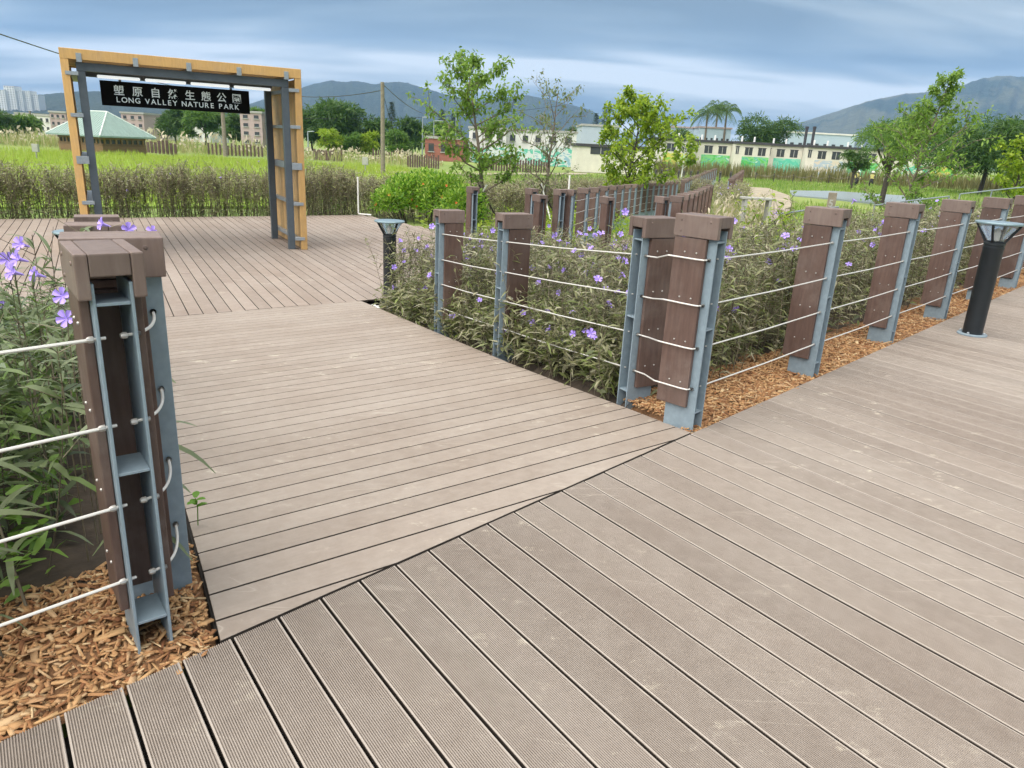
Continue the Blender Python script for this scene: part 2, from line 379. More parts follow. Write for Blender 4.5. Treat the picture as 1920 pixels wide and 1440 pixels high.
def clip(poly, n, c, keep_less=True):
    """half-plane clip: keep n.p <= c (or >=)"""
    s = 1 if keep_less else -1
    out = []
    for i in range(len(poly)):
        p, q = poly[i], poly[(i + 1) % len(poly)]
        a = s * (n[0] * p[0] + n[1] * p[1] - c); b = s * (n[0] * q[0] + n[1] * q[1] - c)
        if a <= 0: out.append(p)
        if (a < 0 < b) or (b < 0 < a):
            t = a / (a - b); out.append((p[0] + t * (q[0] - p[0]), p[1] + t * (q[1] - p[1])))
    return out
def area(p):
    return 0.5 * sum(p[i][0] * p[(i + 1) % len(p)][1] - p[(i + 1) % len(p)][0] * p[i][1] for i in range(len(p)))
def inside(poly, x, y):
    """vectorised point in polygon"""
    x = np.asarray(x); y = np.asarray(y); r = np.zeros(x.shape, bool); n = len(poly)
    for i in range(n):
        x1, y1 = poly[i][:2]; x2, y2 = poly[(i + 1) % n][:2]
        c = ((y1 > y) != (y2 > y)) & (x < (x2 - x1) * (y - y1) / (y2 - y1 + 1e-12) + x1); r ^= c
    return r
def unit(deg): return np.array([math.cos(R(deg)), math.sin(R(deg))])

# ------------------------------------------------------------------ plan of the place
PITCH, BW = 0.150, 0.1405
A = np.array([1.0, 3.73]); US = unit(46.4); NS = unit(136.4)      # corner of the two decks; right deck edge and its normal into the beds
B = A - US * 2.646                                                # other corner
UR = unit(119.5); NR = unit(29.5)                                 # ramp direction, and to its right
NB = unit(127.0)                                                  # across the ramp boards
Cc = A + UR * 5.94                                                # far right corner of the ramp
ZP = -0.48                                                        # plaza level
U2 = unit(36.0)
def ramp_z(p):
    t = float((np.array(p[:2]) - A) @ NB)
    if t <= 0: return 0.0
    return -0.093 * t if t < 2.0 else -0.186 - (t - 2.0) * 0.0755
# left edge of the ramp meets the far seam
_k = np.linalg.solve(np.array([UR, -U2]).T, Cc - B); Dl = B + UR * _k[0]
ramp_poly = [tuple(B), tuple(A), tuple(Cc), tuple(Dl)]
plaza_poly = [tuple(Cc - U2 * 6.2), tuple(Cc), (-0.35, 10.35), (0.55, 12.1), (-0.75, 14.0), (-1.3, 16.2), (-4.1, 19.4), (-12.6, 13.4), (-11.5, 9.0)]

def bed_z(x, y):
    d = (np.asarray(x) - A[0]) * NS[0] + (np.asarray(y) - A[1]) * NS[1]
    return np.maximum(-0.025 - 0.105 * np.maximum(0, d - 0.35), -1.0)
ZG = -1.0

# ------------------------------------------------------------------ terrain
nG = 150
uu = np.sinh(np.linspace(-1, 1, nG) * 6.0) / math.sinh(6.0) * 5200
gx, gy = np.meshgrid(uu, uu + 40)
gz = ZG + 0.05 * np.sin(gx * 0.21 + 1) * np.cos(gy * 0.17) - 0.05
gz = np.where(np.hypot(gx, gy) < 16, ZG - 0.12, gz)
ids = np.arange(nG * nG).reshape(nG, nG)
quads = np.stack([ids[:-1, :-1], ids[:-1, 1:], ids[1:, 1:], ids[1:, :-1]], -1).reshape(-1, 4)
m, t, b = new_mat('grassland')
geo = N(t, 'ShaderNodeNewGeometry')
f = noise(t, geo.outputs['Position'], 0.07, 6, 0.6); f2 = noise(t, geo.outputs['Position'], 1.1, 6, 0.7)
c = mixc(t, ramp2(t, f, 0.36, 0.62), (0.13, 0.21, 0.035), (0.24, 0.30, 0.07))
c = mixc(t, ramp2(t, f2, 0.3, 0.8), c, mixc(t, 0.5, c, (0.10, 0.12, 0.04)))
t.links.new(c, b.inputs['Base Color']); b.inputs['Roughness'].default_value = 0.95
ground = link('ground', mesh_np('ground', np.stack([gx, gy, gz], -1).reshape(-1, 3), quads, m, True)); tag(ground, kind='structure')

def bed(name, s0, s1, d0, d1, mat, skip=None):
    ns, nd = int((s1 - s0) / 0.18), int((d1 - d0) / 0.18)
    ss, dd = np.meshgrid(np.linspace(s0, s1, ns), np.linspace(d0, d1, nd))
    x = A[0] + US[0] * ss + NS[0] * dd; y = A[1] + US[1] * ss + NS[1] * dd
    z = bed_z(x, y) + rng.normal(0, 0.008, x.shape)
    rz = np.array([ramp_z((a_, b_)) for a_, b_ in zip(x.ravel(), y.ravel())]).reshape(x.shape)
    big = [tuple(B - US * 0.03 - NS * 0.05), tuple(A + US * 0.02 - NS * 0.05), tuple(Cc + NR * 0.25), tuple(Dl - NR * 0.25)]
    z = np.where(inside(big, x, y), np.minimum(z, rz - 0.10), z)
    z = np.where(inside(plaza_poly, x, y), np.minimum(z, ZP - 0.15), z)
    i_ = np.arange(ns * nd).reshape(nd, ns)
    q = np.stack([i_[:-1, :-1], i_[:-1, 1:], i_[1:, 1:], i_[1:, :-1]], -1).reshape(-1, 4)
    o = link(name, mesh_np(name, np.stack([x, y, z], -1).reshape(-1, 3), q, mat, True)); tag(o, kind='structure'); return o
bed('soil', -9.0, 13.0, 0.6, 9.0, MAT['soil'])
bed('mulch_bed', -4.6, 13.0, -0.006, 0.72, MAT['mulchbed'])

# ------------------------------------------------------------------ decks
# right boardwalk: one grooved board, cut obliquely, shared by all
def grooved_board(L, w, th, skew):
    ng = 21; prof = []
    x0 = -w / 2
    prof += [(x0, -th), (x0, -0.002), (x0 + 0.002, 0.0)]
    g0, g1 = x0 + 0.0052, w / 2 - 0.0052
    p = (g1 - g0) / ng
    for i in range(ng):
        a = g0 + i * p
        prof += [(a, 0.0), (a + p * 0.14, -0.0028), (a + p * 0.46, -0.0028), (a + p * 0.60, 0.0)]
    prof += [(w / 2 - 0.002, 0.0), (w / 2, -0.002), (w / 2, -th)]
    n = len(prof); v = []; f = []
    for e_, X in enumerate((0.0, L)):
        v += [(X + skew * q[0], q[0], q[1]) for q in prof]
    for i in range(n - 1): f.append((i, n + i, n + i + 1, i + 1))
    f.append(tuple(range(n))); f.append(tuple(range(2 * n - 1, n - 1, -1)))
    me = bpy.data.meshes.new('deck_board'); me.from_pydata(v, [], f); me.materials.append(MAT['deck']); me.update(); return me
bdir = unit(-53.2)                                   # boards run from the seam back past the camera
bperp = np.array([-bdir[1], bdir[0]])
skew = float((US @ bdir) / (US @ bperp))
step = PITCH / float(US @ bperp)
mb = MB()
def under(p): return (A[0] + US[0] * p[0] - NS[0] * p[1], A[1] + US[1] * p[0] - NS[1] * p[1], p[2])
mb.box(-5, 13.5, 0.001, 4.4, -0.30, -0.075, under)
boardwalk = link('boardwalk', mb.mesh('boardwalk', MAT['joist'])); tag(boardwalk, kind='structure')
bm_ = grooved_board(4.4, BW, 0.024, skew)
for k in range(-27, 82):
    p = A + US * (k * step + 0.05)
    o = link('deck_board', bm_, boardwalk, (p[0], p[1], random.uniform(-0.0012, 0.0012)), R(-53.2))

# ramp
mb = MB()
rin = [tuple(B + UR * 0.05 + NR * 0.02), tuple(A - NR * 0.02), tuple(Cc - NR * 0.02), tuple(Dl + NR * 0.02)]
for j in range(0, 60):
    t0, t1 = -0.6 + j * 0.12, -0.6 + (j + 1) * 0.12
    pl = clip(clip(rin, NB, float(A @ NB) + t1), NB, float(A @ NB) + t0, False)
    if len(pl) > 2 and area(pl) > 1e-4: mb.poly(pl, lambda p: ramp_z(p) - 0.14, lambda p: ramp_z(p) - 0.05)
ramp_o = link('ramp', mb.mesh('ramp', MAT['joist'])); tag(ramp_o, kind='structure')
tmax = float((Cc - A) @ NB)
j = 0; t0 = -0.462
UB = unit(37.0)
while t0 < tmax + 0.3:
    t1 = t0 + BW
    # clip all ramp edges, short of the seam at the near end
    pl = clip(clip(ramp_poly, NB, float(A @ NB) + t1), NB, float(A @ NB) + t0, False)
    pl = clip(pl, NS, float(A @ NS) + 0.013, False) if len(pl) > 2 else pl
    if len(pl) > 2 and area(pl) > 2e-4:
        cx = sum(p[0] for p in pl) / len(pl); cy = sum(p[1] for p in pl) / len(pl); cz = ramp_z((cx, cy)) + random.uniform(-0.001, 0.001)
        mb = MB(); ca, sa = math.cos(R(-37)), math.sin(R(-37))
        zf = {}
        loc = [((p[0] - cx) * ca - (p[1] - cy) * sa, (p[0] - cx) * sa + (p[1] - cy) * ca) for p in pl]
        zs = [ramp_z(p) - cz for p in pl]
        lk = {(round(q[0], 6), round(q[1], 6)): z for q, z in zip(loc, zs)}
        mb.poly(loc, lambda q: lk[(round(q[0], 6), round(q[1], 6))] - 0.026, lambda q: lk[(round(q[0], 6), round(q[1], 6))])
        link('deck_board', shade_sides(mb.mesh('ramp_board', MAT['ramp'], False, 0.0015, 1)), ramp_o, (cx, cy, cz), R(37))
    t0 += PITCH
# kerb edge of the ramp (dark steel angle along both sides)
for nm, P0, P1, sgn in (('edge_angle', A, Cc, 1), ('edge_angle', B + UR * 0.1, Dl, -1)):
    mb = MB()
    for i in range(24):
        a_ = P0 + (P1 - P0) * (i / 24); b_ = P0 + (P1 - P0) * ((i + 1) / 24)
        q = [tuple(a_ - NR * 0.004 * sgn), tuple(b_ - NR * 0.004 * sgn), tuple(b_ + NR * 0.006 * sgn), tuple(a_ + NR * 0.006 * sgn)]
        if area(q) < 0: q = q[::-1]
        mb.poly(q, lambda p: ramp_z(p) - 0.16, lambda p: ramp_z(p) - 0.03)
    link(nm, mb.mesh(nm, MAT['joist']), ramp_o)

# plaza
mb = MB(); mb.poly(plaza_poly, lambda p: ZP - 0.14, lambda p: ZP - 0.06)
plaza = link('plaza', mb.mesh('plaza', MAT['joist'])); tag(plaza, kind='structure')
nq = NR                                             # across the plaza boards
lo = min(float((np.array(p) - Cc) @ nq) for p in plaza_poly); hi = max(float((np.array(p) - Cc) @ nq) for p in plaza_poly)
def convex_parts(poly):
    # plaza outline is mildly concave: split it into a fan about an inner point
    c = (-4.0, 12.0)
    return [[c, poly[i], poly[(i + 1) % len(poly)]] for i in range(len(poly))]
q0 = lo; k = 0
while q0 < hi:
    q1 = q0 + BW
    # extent of this strip inside the outline
    mid = (q0 + q1) / 2
    ss = np.linspace(-6, 16, 1400); xs = Cc[0] + nq[0] * mid + UR[0] * ss; ys = Cc[1] + nq[1] * mid + UR[1] * ss
    ins = ss[inside(plaza_poly, xs, ys)]
    if len(ins) > 4:
        a0, a1 = ins[0], ins[-1]
        # oblique near end follows the seam
        off = random.uniform(0.6, 2.9) if k % 2 else random.uniform(1.2, 2.9)
        cuts = [a0]
        while cuts[-1] + off < a1 - 0.3:
            cuts.append(cuts[-1] + off); off = 2.9
        cuts.append(a1)
        for c0, c1 in zip(cuts[:-1], cuts[1:]):
            p = Cc + nq * mid + UR * c0
            sk = -0.115 if c0 == a0 else 0.0
            L_ = c1 - c0 - 0.004; h_ = BW / 2
            mb = MB(); mb.poly([(sk * -h_ , -h_), (L_, -h_), (L_, h_), (sk * h_, h_)], lambda p_: -0.024, lambda p_: 0.0)
            link('deck_board', shade_sides(mb.mesh('plaza_board', MAT['plaza'], False, 0.0015, 1)), plaza, (p[0], p[1], ZP + random.uniform(-0.001, 0.001)), R(119.5))
    q0 += PITCH; k += 1

# lower walk beyond the plaza, mostly behind the planting
FA0 = G(892, 351, 0.67)[:2]; U4 = unit(64.5)
cornA = G(1068, 356, 0.67)[:2]; cornB = G(1246, 368, 0.67)[:2]; startB = G(1006, 364, 0.67)[:2]
def walk_z(p):
    d = max(0.0, float((np.array(p[:2]) - cornA) @ U4)); return ZP - min(0.36, 0.036 * d)
walk1 = [(-0.72, 13.95), (0.5, 12.1), tuple(startB + unit(119.5) * 0.05), tuple(cornB + np.array([-0.05, 0.06])), tuple(cornA - np.array([0.0, 0.05]))]
walk2 = [tuple(cornB), tuple(cornB + U4 * 24), tuple(cornA + U4 * 24), tuple(cornA)]
mb = MB(); mb.poly(walk1, lambda p: ZP - 0.2, lambda p: ZP - 0.03)
mb.poly(walk2, lambda p: -1.4, lambda p: -1.04)
lw = link('lower_boardwalk', mb.mesh('lower_boardwalk', MAT['joist'])); tag(lw, kind='structure')
for i in range(80):
    t0 = i * 0.3
    p = cornB + U4 * (t0 + 0.1); w_ = cornA - cornB; w_ = w_ - U4 * (w_ @ U4)
    q = [tuple(p), tuple(p + U4 * 0.29), tuple(p + U4 * 0.29 + w_), tuple(p + w_)]
    mb = MB(); mb.poly(q, lambda p_: walk_z(p_) - 0.028, lambda p_: walk_z(p_))
    link('deck_board', mb.mesh('walk_board', MAT['plaza']), lw)
mb = MB(); mb.poly(walk1, lambda p: ZP - 0.028, lambda p: ZP - 0.003); link('deck_board', mb.mesh('walk_board', MAT['plaza']), lw)

# ------------------------------------------------------------------ fence posts
H_CAB = (0.225, 0.455, 0.69, 0.93)
P_PLATE = boxmesh('steel_plate', MAT['steel'], -0.004, 0.004, 0.0, 0.19, -0.30, 1.075, 0.0012, 1)
P_PLANK = boxmesh('side_plank', MAT['brown'], -0.012, 0.012, 0.048, 0.238, 0.115, 1.033, 0.0035, 2)
P_BACK = boxmesh('back_plank', MAT['brown'], -0.036, 0.036, 0.165, 0.186, 0.115, 1.030, 0.002, 1)
P_CAPS = boxmesh('cap_side', MAT['cap'], -0.0152, 0.0152, -0.012, 0.246, 1.036, 1.150, 0.0045, 2)
P_CAPB = boxmesh('cap_block', MAT['cap'], -0.0462, 0.0462, -0.0115, 0.2455, 1.093, 1.1495, 0.0035, 2)
P_RUNG = boxmesh('rung', MAT['steel'], -0.0392, 0.0392, 0.006, 0.135, -0.004, 0.004, 0.0008, 1)
mb = MB(); mb.lathe([(0.0, 0.0045), (0.003, 0.0042), (0.005, 0.0022), (0.0055, 0.0)], 10); P_BOLT = mb.mesh('bolt', MAT['bolt'], True)
mb = MB(); mb.lathe([(0.0, 0.0035), (0.005, 0.003), (0.007, 0.0)], 8); P_SCREW = mb.mesh('screw', MAT['cap'], True)
mb = MB(); mb.lathe([(0.0, 0.016), (0.006, 0.016), (0.009, 0.010), (0.009, 0.0)], 8); P_NUT = mb.mesh('cable_nut', MAT['bolt'], True)
# far posts: the same shape joined
def far_post_meshes():
    mb = MB()
    for sx in (-1, 1): mb.box(sx * 0.0435 - 0.004, sx * 0.0435 + 0.004, 0, 0.19, -0.3, 1.07)
    for z in (0.09, 0.56, 1.02): mb.box(-0.039, 0.039, 0.006, 0.135, z - 0.004, z + 0.004)
    st = mb.mesh('steel_frame', MAT['steel'])
    mb = MB()
    for sx in (-1, 1): mb.box(sx * 0.061 - 0.012, sx * 0.061 + 0.012, 0.048, 0.238, 0.115, 1.033)
    mb.box(-0.036, 0.036, 0.165, 0.186, 0.115, 1.03)
    pk = mb.mesh('plank_cladding', MAT['brown'])
    mb = MB()
    mb.box(-0.0775, -0.0475, -0.012, 0.246, 1.036, 1.15); mb.box(0.0475, 0.0775, -0.012, 0.246, 1.036, 1.15); mb.box(-0.046, 0.046, -0.01, 0.244, 1.093, 1.149)
    cp = mb.mesh('cap', MAT['cap'], False, 0.004, 1)
    return st, pk, cp
FP = far_post_meshes()
def yaw_mesh_axes(udir, inward):
    """rotation so that local +Y points along 'inward' (away from the deck)"""
    return math.atan2(inward[1], inward[0]) - math.pi / 2
def post(p, z, inward, label, group, detail=2, tilt=0.0):
    rz = yaw_mesh_axes(None, inward) + tilt
    o = thing('fence_post', label, 'fence post', (p[0], p[1], z), rz, group)
    if detail == 0:
        for nm, me in zip(('steel_frame', 'plank_cladding', 'cap'), FP): link(nm, me, o)
        return o
    for sx in (-1, 1):
        link('steel_plate', P_PLATE, o, (sx * 0.0435, 0, 0))
        pk = link('side_plank', P_PLANK, o, (sx * 0.0608, 0, 0))
        cs = link('cap_side', P_CAPS, o, (sx * 0.0625, 0, 0))
        if detail == 2:
            for zz in H_CAB:
                for yy in (0.098, 0.168):
                    bo = link('bolt', P_BOLT, pk, (sx * 0.0122, yy, zz + 0.028)); bo.rotation_euler = (0, sx * math.pi / 2, 0)
            for yy, zz in ((0.035, 1.122), (0.205, 1.122), (0.205, 1.066)):
                bo = link('screw', P_SCREW, cs, (sx * 0.0149, yy, zz)); bo.rotation_euler = (0, sx * math.pi / 2, 0)
    link('cap_block', P_CAPB, o); link('back_plank', P_BACK, o)
    for zz in (0.085, 0.555, 1.02): link('rung', P_RUNG, o, (0, 0, zz))
    return o
NW = ['first', 'second', 'third', 'fourth', 'fifth', 'sixth', 'seventh', 'eighth', 'ninth', 'tenth', 'eleventh', 'twelfth', 'thirteenth', 'fourteenth', 'fifteenth', 'sixteenth', 'seventeenth', 'eighteenth', 'nineteenth', 'twentieth', 'twenty-first', 'twenty-second', 'twenty-third', 'twenty-fourth', 'twenty-fifth', 'twenty-sixth']
ORD = ['first', 'second', 'third', 'fourth', 'fifth', 'sixth', 'seventh', 'eighth', 'ninth', 'tenth']

# right-hand fence along the boardwalk
right_posts = []
for i in range(7):
    s_ = (0.105 if i == 0 else 0.137) + 1.575 * i
    p = A + US * s_ + NS * 0.036
    lab = ['brown and grey fence post at the corner of ramp and boardwalk', 'fence post nearest the corner pair on the boardwalk fence',
           'fence post two places right of the corner along the boardwalk', 'fence post just left of the black bollard lamp on the boardwalk',
           'fence post standing behind the black bollard lamp on the boardwalk', 'fence post at the right edge behind the bollard lamp head',
           'farthest fence post along the right boardwalk'][i]
    right_posts.append((p, 0.0, NS)); post(p, 0.0, NS, lab, 'posts of the boardwalk fence', 2 if i < 5 else 1)
# ramp, right side
ramp_right = []
for i, al in enumerate((0.70, 2.42, 3.68)):
    p = A + UR * al + NR * 0.045; z = ramp_z(p)
    ramp_right.append((p, z, NR))
    post(p, z, NR, ['fence post of the ramp beside the corner, seen on its narrow steel side', 'middle fence post on the right side of the ramp',
                    'far fence post on the right side of the ramp, nearest the plaza lamp'][i], 'posts right of the ramp', 2)
# ramp, left side
ramp_left = []
for i, al in enumerate((0.42, 1.98, 3.56)):
    p = B + UR * al - NR * (0.04 if i == 0 else 0.085); z = ramp_z(p)
    ramp_left.append((p, z, -NR))
    post(p, z, -NR, ['large foreground fence post facing the ramp, behind the open one', 'second fence post on the left side of the ramp, only its top showing',
                     'third fence post on the left side of the ramp, its cap just showing'][i], 'posts left of the ramp', 2)
# left fence along the boardwalk
left_posts = []
for i, s_ in enumerate((-2.79, -4.37)):
    p = A + US * s_ + NS * 0.115
    left_posts.append((p, 0.0, NS))
    if i == 0: post(p, 0.0, unit(127.5), 'open steel and brown fence post nearest the camera at lower left', 'posts of the boardwalk fence', 2)

def cable_pt(pp, h, dy=0.032):
    p, z, inn = pp
    return Vector((p[0] + inn[0] * dy, p[1] + inn[1] * dy, z + h))
def run_cables(posts, name_where, group, r=0.0042, ends=(0, 0), heights=H_CAB):
    words = ['lowest', 'second lowest', 'second highest', 'topmost']
    for hi_, h in enumerate(heights):
        pts = []
        for i, pp in enumerate(posts):
            pts.append(cable_pt(pp, h))
            if i + 1 < len(posts):
                a_, b_ = cable_pt(pp, h), cable_pt(posts[i + 1], h)
                m_ = (a_ + b_) / 2; m_.z -= 0.006; pts.append(m_)
        d0 = (pts[1] - pts[0]).normalized(); d1 = (pts[-1] - pts[-2]).normalized()
        pts[0] = pts[0] - d0 * ends[0]; pts[-1] = pts[-1] + d1 * ends[1]
        mb = MB(); mb.tube(pts, r, 6)
        o = link('wire_rope', mb.mesh('wire_rope', MAT['cable'], True))
        tag(o, f'{words[hi_ % 4]} wire rope of the {name_where}', 'wire rope', group)
        for pp in posts:
            c = cable_pt(pp, h); u = Vector((-pp[2][1], pp[2][0], 0))
            for sx in (-1, 1):
                nn = link('cable_nut', P_NUT, o, c + u * (sx * 0.049)); nn.rotation_euler = (Vector((0, 0, 1)).rotation_difference(u * sx)).to_euler()
run_cables(right_posts, 'fence right of the corner', 'wire ropes of the right boardwalk fence', ends=(-0.03, 0.1))
run_cables(ramp_right, 'ramp\'s right fence', 'wire ropes right of the ramp', ends=(-0.03, 0.03))
run_cables(ramp_left, 'ramp\'s left fence behind the foreground posts', 'wire ropes left of the ramp', ends=(-0.03, 0.1))
run_cables([left_posts[0], left_posts[1]], 'foreground fence leaving the picture at left', 'wire ropes at lower left', r=0.0045, ends=(-0.02, 0.2))
# bent rods that carry the ropes round the two corners
words = ['lowest', 'second lowest', 'second highest', 'topmost']
def corner_rods(pa, pb, where, group, bow, out=0.03):
    for i, h in enumerate(H_CAB):
        a_ = cable_pt(pa, h); b_ = cable_pt(pb, h)
        ua = Vector((-pa[2][1], pa[2][0], 0)); ub = Vector((-pb[2][1], pb[2][0], 0))
        if (a_ - Vector((0, 0, a_.z))).dot(ua) > 0: ua = -ua      # both rods' ends leave on the open side
        if (b_ - Vector((0, 0, b_.z))).dot(ub) > 0: ub = -ub
        if where.startswith('two fore'): ua = Vector((US[0], US[1], 0))
        p0, p1 = a_ + ua * out, b_ + ub * out
        c0, c1 = p0 + ua * bow, p1 + ub * bow
        pts = []
        for k in range(13):
            t_ = k / 12; pts.append(p0 * (1 - t_) ** 3 + c0 * (3 * t_ * (1 - t_) ** 2) + c1 * (3 * t_ * t_ * (1 - t_)) + p1 * t_ ** 3)
        if out > 0.04:      # this pair: the rod has to clear the front of the second post's plank
            inn = Vector((pb[2][0], pb[2][1], 0)); key = [p0, p0 + ua * 0.05 + (b_ - a_) * 0.10, b_ + ub * 0.092 + inn * 0.22, b_ + ub * 0.092 + inn * 0.05, b_ + ub * 0.085 + inn * 0.012, b_ + ub * 0.045]
            pts = [p0]
            for k in range(1, len(key) - 1):
                for q_ in (0.35, 0.5, 0.65): pts.append(key[k - 1].lerp(key[k], 0.5).lerp(key[k], min(1, q_ * 2)) if q_ <= 0.5 else key[k].lerp(key[k + 1], q_ - 0.5))
            pts.append(key[-1])
        mb = MB(); mb.tube(pts, 0.0043, 8)
        o = link('corner_rod', mb.mesh('corner_rod', MAT['cable'], True)); tag(o, f'{words[i]} bent steel rod joining the {where}', 'rod', group)
        for c, u in ((a_ + ua * 0.031, -ua), (a_ + ua * 0.049, ua), (b_ + ub * 0.049, ub)):
            nn = link('rod_nut', P_NUT, o, c); nn.rotation_euler = (Vector((0, 0, 1)).rotation_difference(u)).to_euler()
corner_rods(left_posts[0], ramp_left[0], 'two foreground posts at left', 'bent rods at the left corner', 0.085)
corner_rods(ramp_right[0], right_posts[0], 'two corner posts right of the ramp', 'bent rods at the right corner', 0.19, 0.045)

# far fences of the lower walk
fa = [FA0, G(1003, 354, 0.67)[:2], cornA - np.array([0.12, 0.05])]
for i, p in enumerate(fa):
    post(p, ZP, unit(119.5), ['lone far post beside the young trees, left end of the plaza fence', 'half hidden far post right behind a nearer post of the plaza exit', 'left one of the far pair at the walk\'s corner'][i], 'posts along the plaza exit', 1)
fb = [startB, G(1131, 368, 0.67)[:2], cornB - np.array([0.12, 0.05])]
for i, p in enumerate(fb):
    post(p, ZP, -unit(119.5), ['near side post at the plaza exit, left of three', 'near side post at the plaza exit, middle of three', 'near side post at the plaza exit, right of three'][i], 'posts along the plaza exit', 1)
px4 = [1078, 1105, 1124, 1141, 1157, 1171, 1184, 1195, 1206, 1217, 1228, 1238, 1247, 1256, 1264, 1272]
py4 = [356, 353, 352, 349.5, 348.5, 347.5, 346.3, 345.8, 345, 344.2, 343.5, 343, 342.5, 342, 341, 340]
f4 = []
for i, (x, y) in enumerate(zip(px4, py4)):
    zt = 0.67 - 0.34 * min(1, i / 9)
    p = G(x, y, zt); f4.append((p[:2], zt - 1.15, -NR * 0 + unit(154.5)))
    post(p[:2], zt - 1.15, unit(154.5), NW[i] + ' fence post from the near end on the far side of the lower walk', 'posts on the far side of the lower walk', 1 if i < 5 else 0)
run_cables(f4[:14], 'lower walk\'s far fence', 'wire ropes of the lower walk', r=0.004)
px3 = [1258, 1272, 1283, 1293, 1302, 1310, 1318, 1325]
py3 = [366.5, 363, 361, 358, 355.5, 352, 349, 346]
for i, (x, y) in enumerate(zip(px3, py3)):
    zt = 0.67 - 0.30 * min(1, i / 9)
    p = G(x, y, zt); post(p[:2], zt - 1.15, unit(-25.5), NW[i] + ' fence post from the near end on the near side of the lower walk', 'posts on the near side of the lower walk', 1 if i < 3 else 0)
# second stretch of that walk, climbing away to the right
for i in range(17):
    x = 1288 + i * 3.55; y = 337.5 - i * 1.38
    zt = 0.33
    p = G(x, y, zt); post(p[:2], zt - 1.15, unit(165), NW[i] + ' post from the near end of the slanting far row beyond the lower walk', 'far slanting row of posts', 0)
for i in range(12):
    x = 1366 + i * 2.2; y = 334.5 - i * 1.45
    zt = 0.40
    p = G(x, y, zt); post(p[:2], zt - 1.15, unit(-15), NW[i] + ' post from the left in the short dark row at the walk\'s far end', 'far dark row of posts', 0)
for i, (x, y0) in enumerate([(1216, 312), (1231, 312), (1242, 312), (1252, 313), (1263, 313), (1274, 314), (1284, 314), (1297, 314), (1310, 315), (1322, 316), (1352, 317), (1372, 317)]):
    p = Y(x, y0, 58.0); zt = p[2]
    post(p[:2], zt - 1.3, unit(80), NW[i] + ' tiny post from the left in the grass before the reed screen', 'distant posts before the reeds', 0)

# ------------------------------------------------------------------ bollard lamps
def glass_mat():
    m, t, b = new_mat('lamp_glass'); b.inputs['Base Color'].default_value = (0.86, 0.88, 0.87, 1)
    b.inputs['Transmission Weight'].default_value = 0.85; b.inputs['Roughness'].default_value = 0.08; b.inputs['IOR'].default_value = 1.1; b.inputs['Alpha'].default_value = 0.75
    return m
MAT['glass'] = glass_mat()
def bollard(p, z, label):
    o = thing('bollard_lamp', label, 'bollard lamp', (p[0], p[1], z), 0.4, 'bollard lamps')
    mb = MB(); mb.lathe([(0.0, 0.014), (0.118, 0.014), (0.122, 0.010), (0.122, 0.0)], 32); fl = link('base_flange', mb.mesh('base_flange', MAT['steel'], True), o)
    for k in range(4):
        t_ = k * math.pi / 2 + 0.3
        mb = MB(); mb.lathe([(0.0, 0.020), (0.007, 0.020), (0.011, 0.012), (0.011, 0.0)], 6, (0.1 * math.cos(t_), 0.1 * math.sin(t_), 0.014)); link('anchor_bolt', mb.mesh('anchor_bolt', MAT['galv']), fl)
    mb = MB(); mb.lathe([(0.082, 0.014), (0.082, 0.78), (0.084, 0.785), (0.084, 0.800), (0.079, 0.803), (0.079, 0.812), (0.084, 0.815), (0.084, 0.835), (0.072, 0.848), (0.050, 0.853), (0.0, 0.853)], 32)
    link('body', mb.mesh('body', MAT['lampblack'], True), o)
    mb = MB(); mb.lathe([(0.060, 0.853), (0.165, 0.992)], 32); link('glass_cone', mb.mesh('glass_cone', MAT['glass'], True), o)
    mb = MB(); mb.lathe([(0.0, 0.853), (0.026, 0.855), (0.03, 0.93), (0.012, 0.965), (0.0, 0.97)], 16); link('bulb', mb.mesh('bulb', MAT['white'], True), o)
    mb = MB(); mb.lathe([(0.0, 0.994), (0.186, 0.994), (0.190, 0.998), (0.190, 1.008), (0.184, 1.014), (0.0, 1.018)], 40); link('lamp_cap', mb.mesh('lamp_cap', MAT['lamptop'], True), o)
    for k in range(4):
        t_ = k * math.pi / 2 + 0.35
        f_ = lambda q, t_=t_: (q[0] * math.cos(t_) - q[1] * math.sin(t_), q[0] * math.sin(t_) + q[1] * math.cos(t_), q[2])
        mb = MB(); b0 = len(mb.v)
        for yy in (-0.008, 0.008):
            mb.v += [f_(q) for q in ((0.062, yy, 0.835), (0.085, yy, 0.835), (0.182, yy, 0.994), (0.155, yy, 0.994))]
        mb.f += [(0, 1, 2, 3), (7, 6, 5, 4), (0, 4, 5, 1), (1, 5, 6, 2), (2, 6, 7, 3), (3, 7, 4, 0)]
        link('fin', mb.mesh('fin', MAT['lampblack']), o)
    return o
lp = G(1822, 627, 0.0)
bollard(lp, 0.0, 'black bollard lamp standing on the boardwalk at right')
lq = G(731, 563, ZP - 0.06); bollard(lq, ZP - 0.06, 'black bollard lamp between plaza and petunias at the foot of the ramp')
lr = G(141, 434, ZP + 0.95); bollard(lr, ZP - 0.06, 'bollard lamp at far left, only its pale cap showing above the plants')

# ------------------------------------------------------------------ park gate
GO = G(577, 468, ZP)
GW, GD, GH = 3.40, 2.10, 2.93
gate = thing('park_gate', 'yellow timber and grey steel gateway standing on the plaza', 'gate', (GO[0], GO[1], ZP), R(209.5))
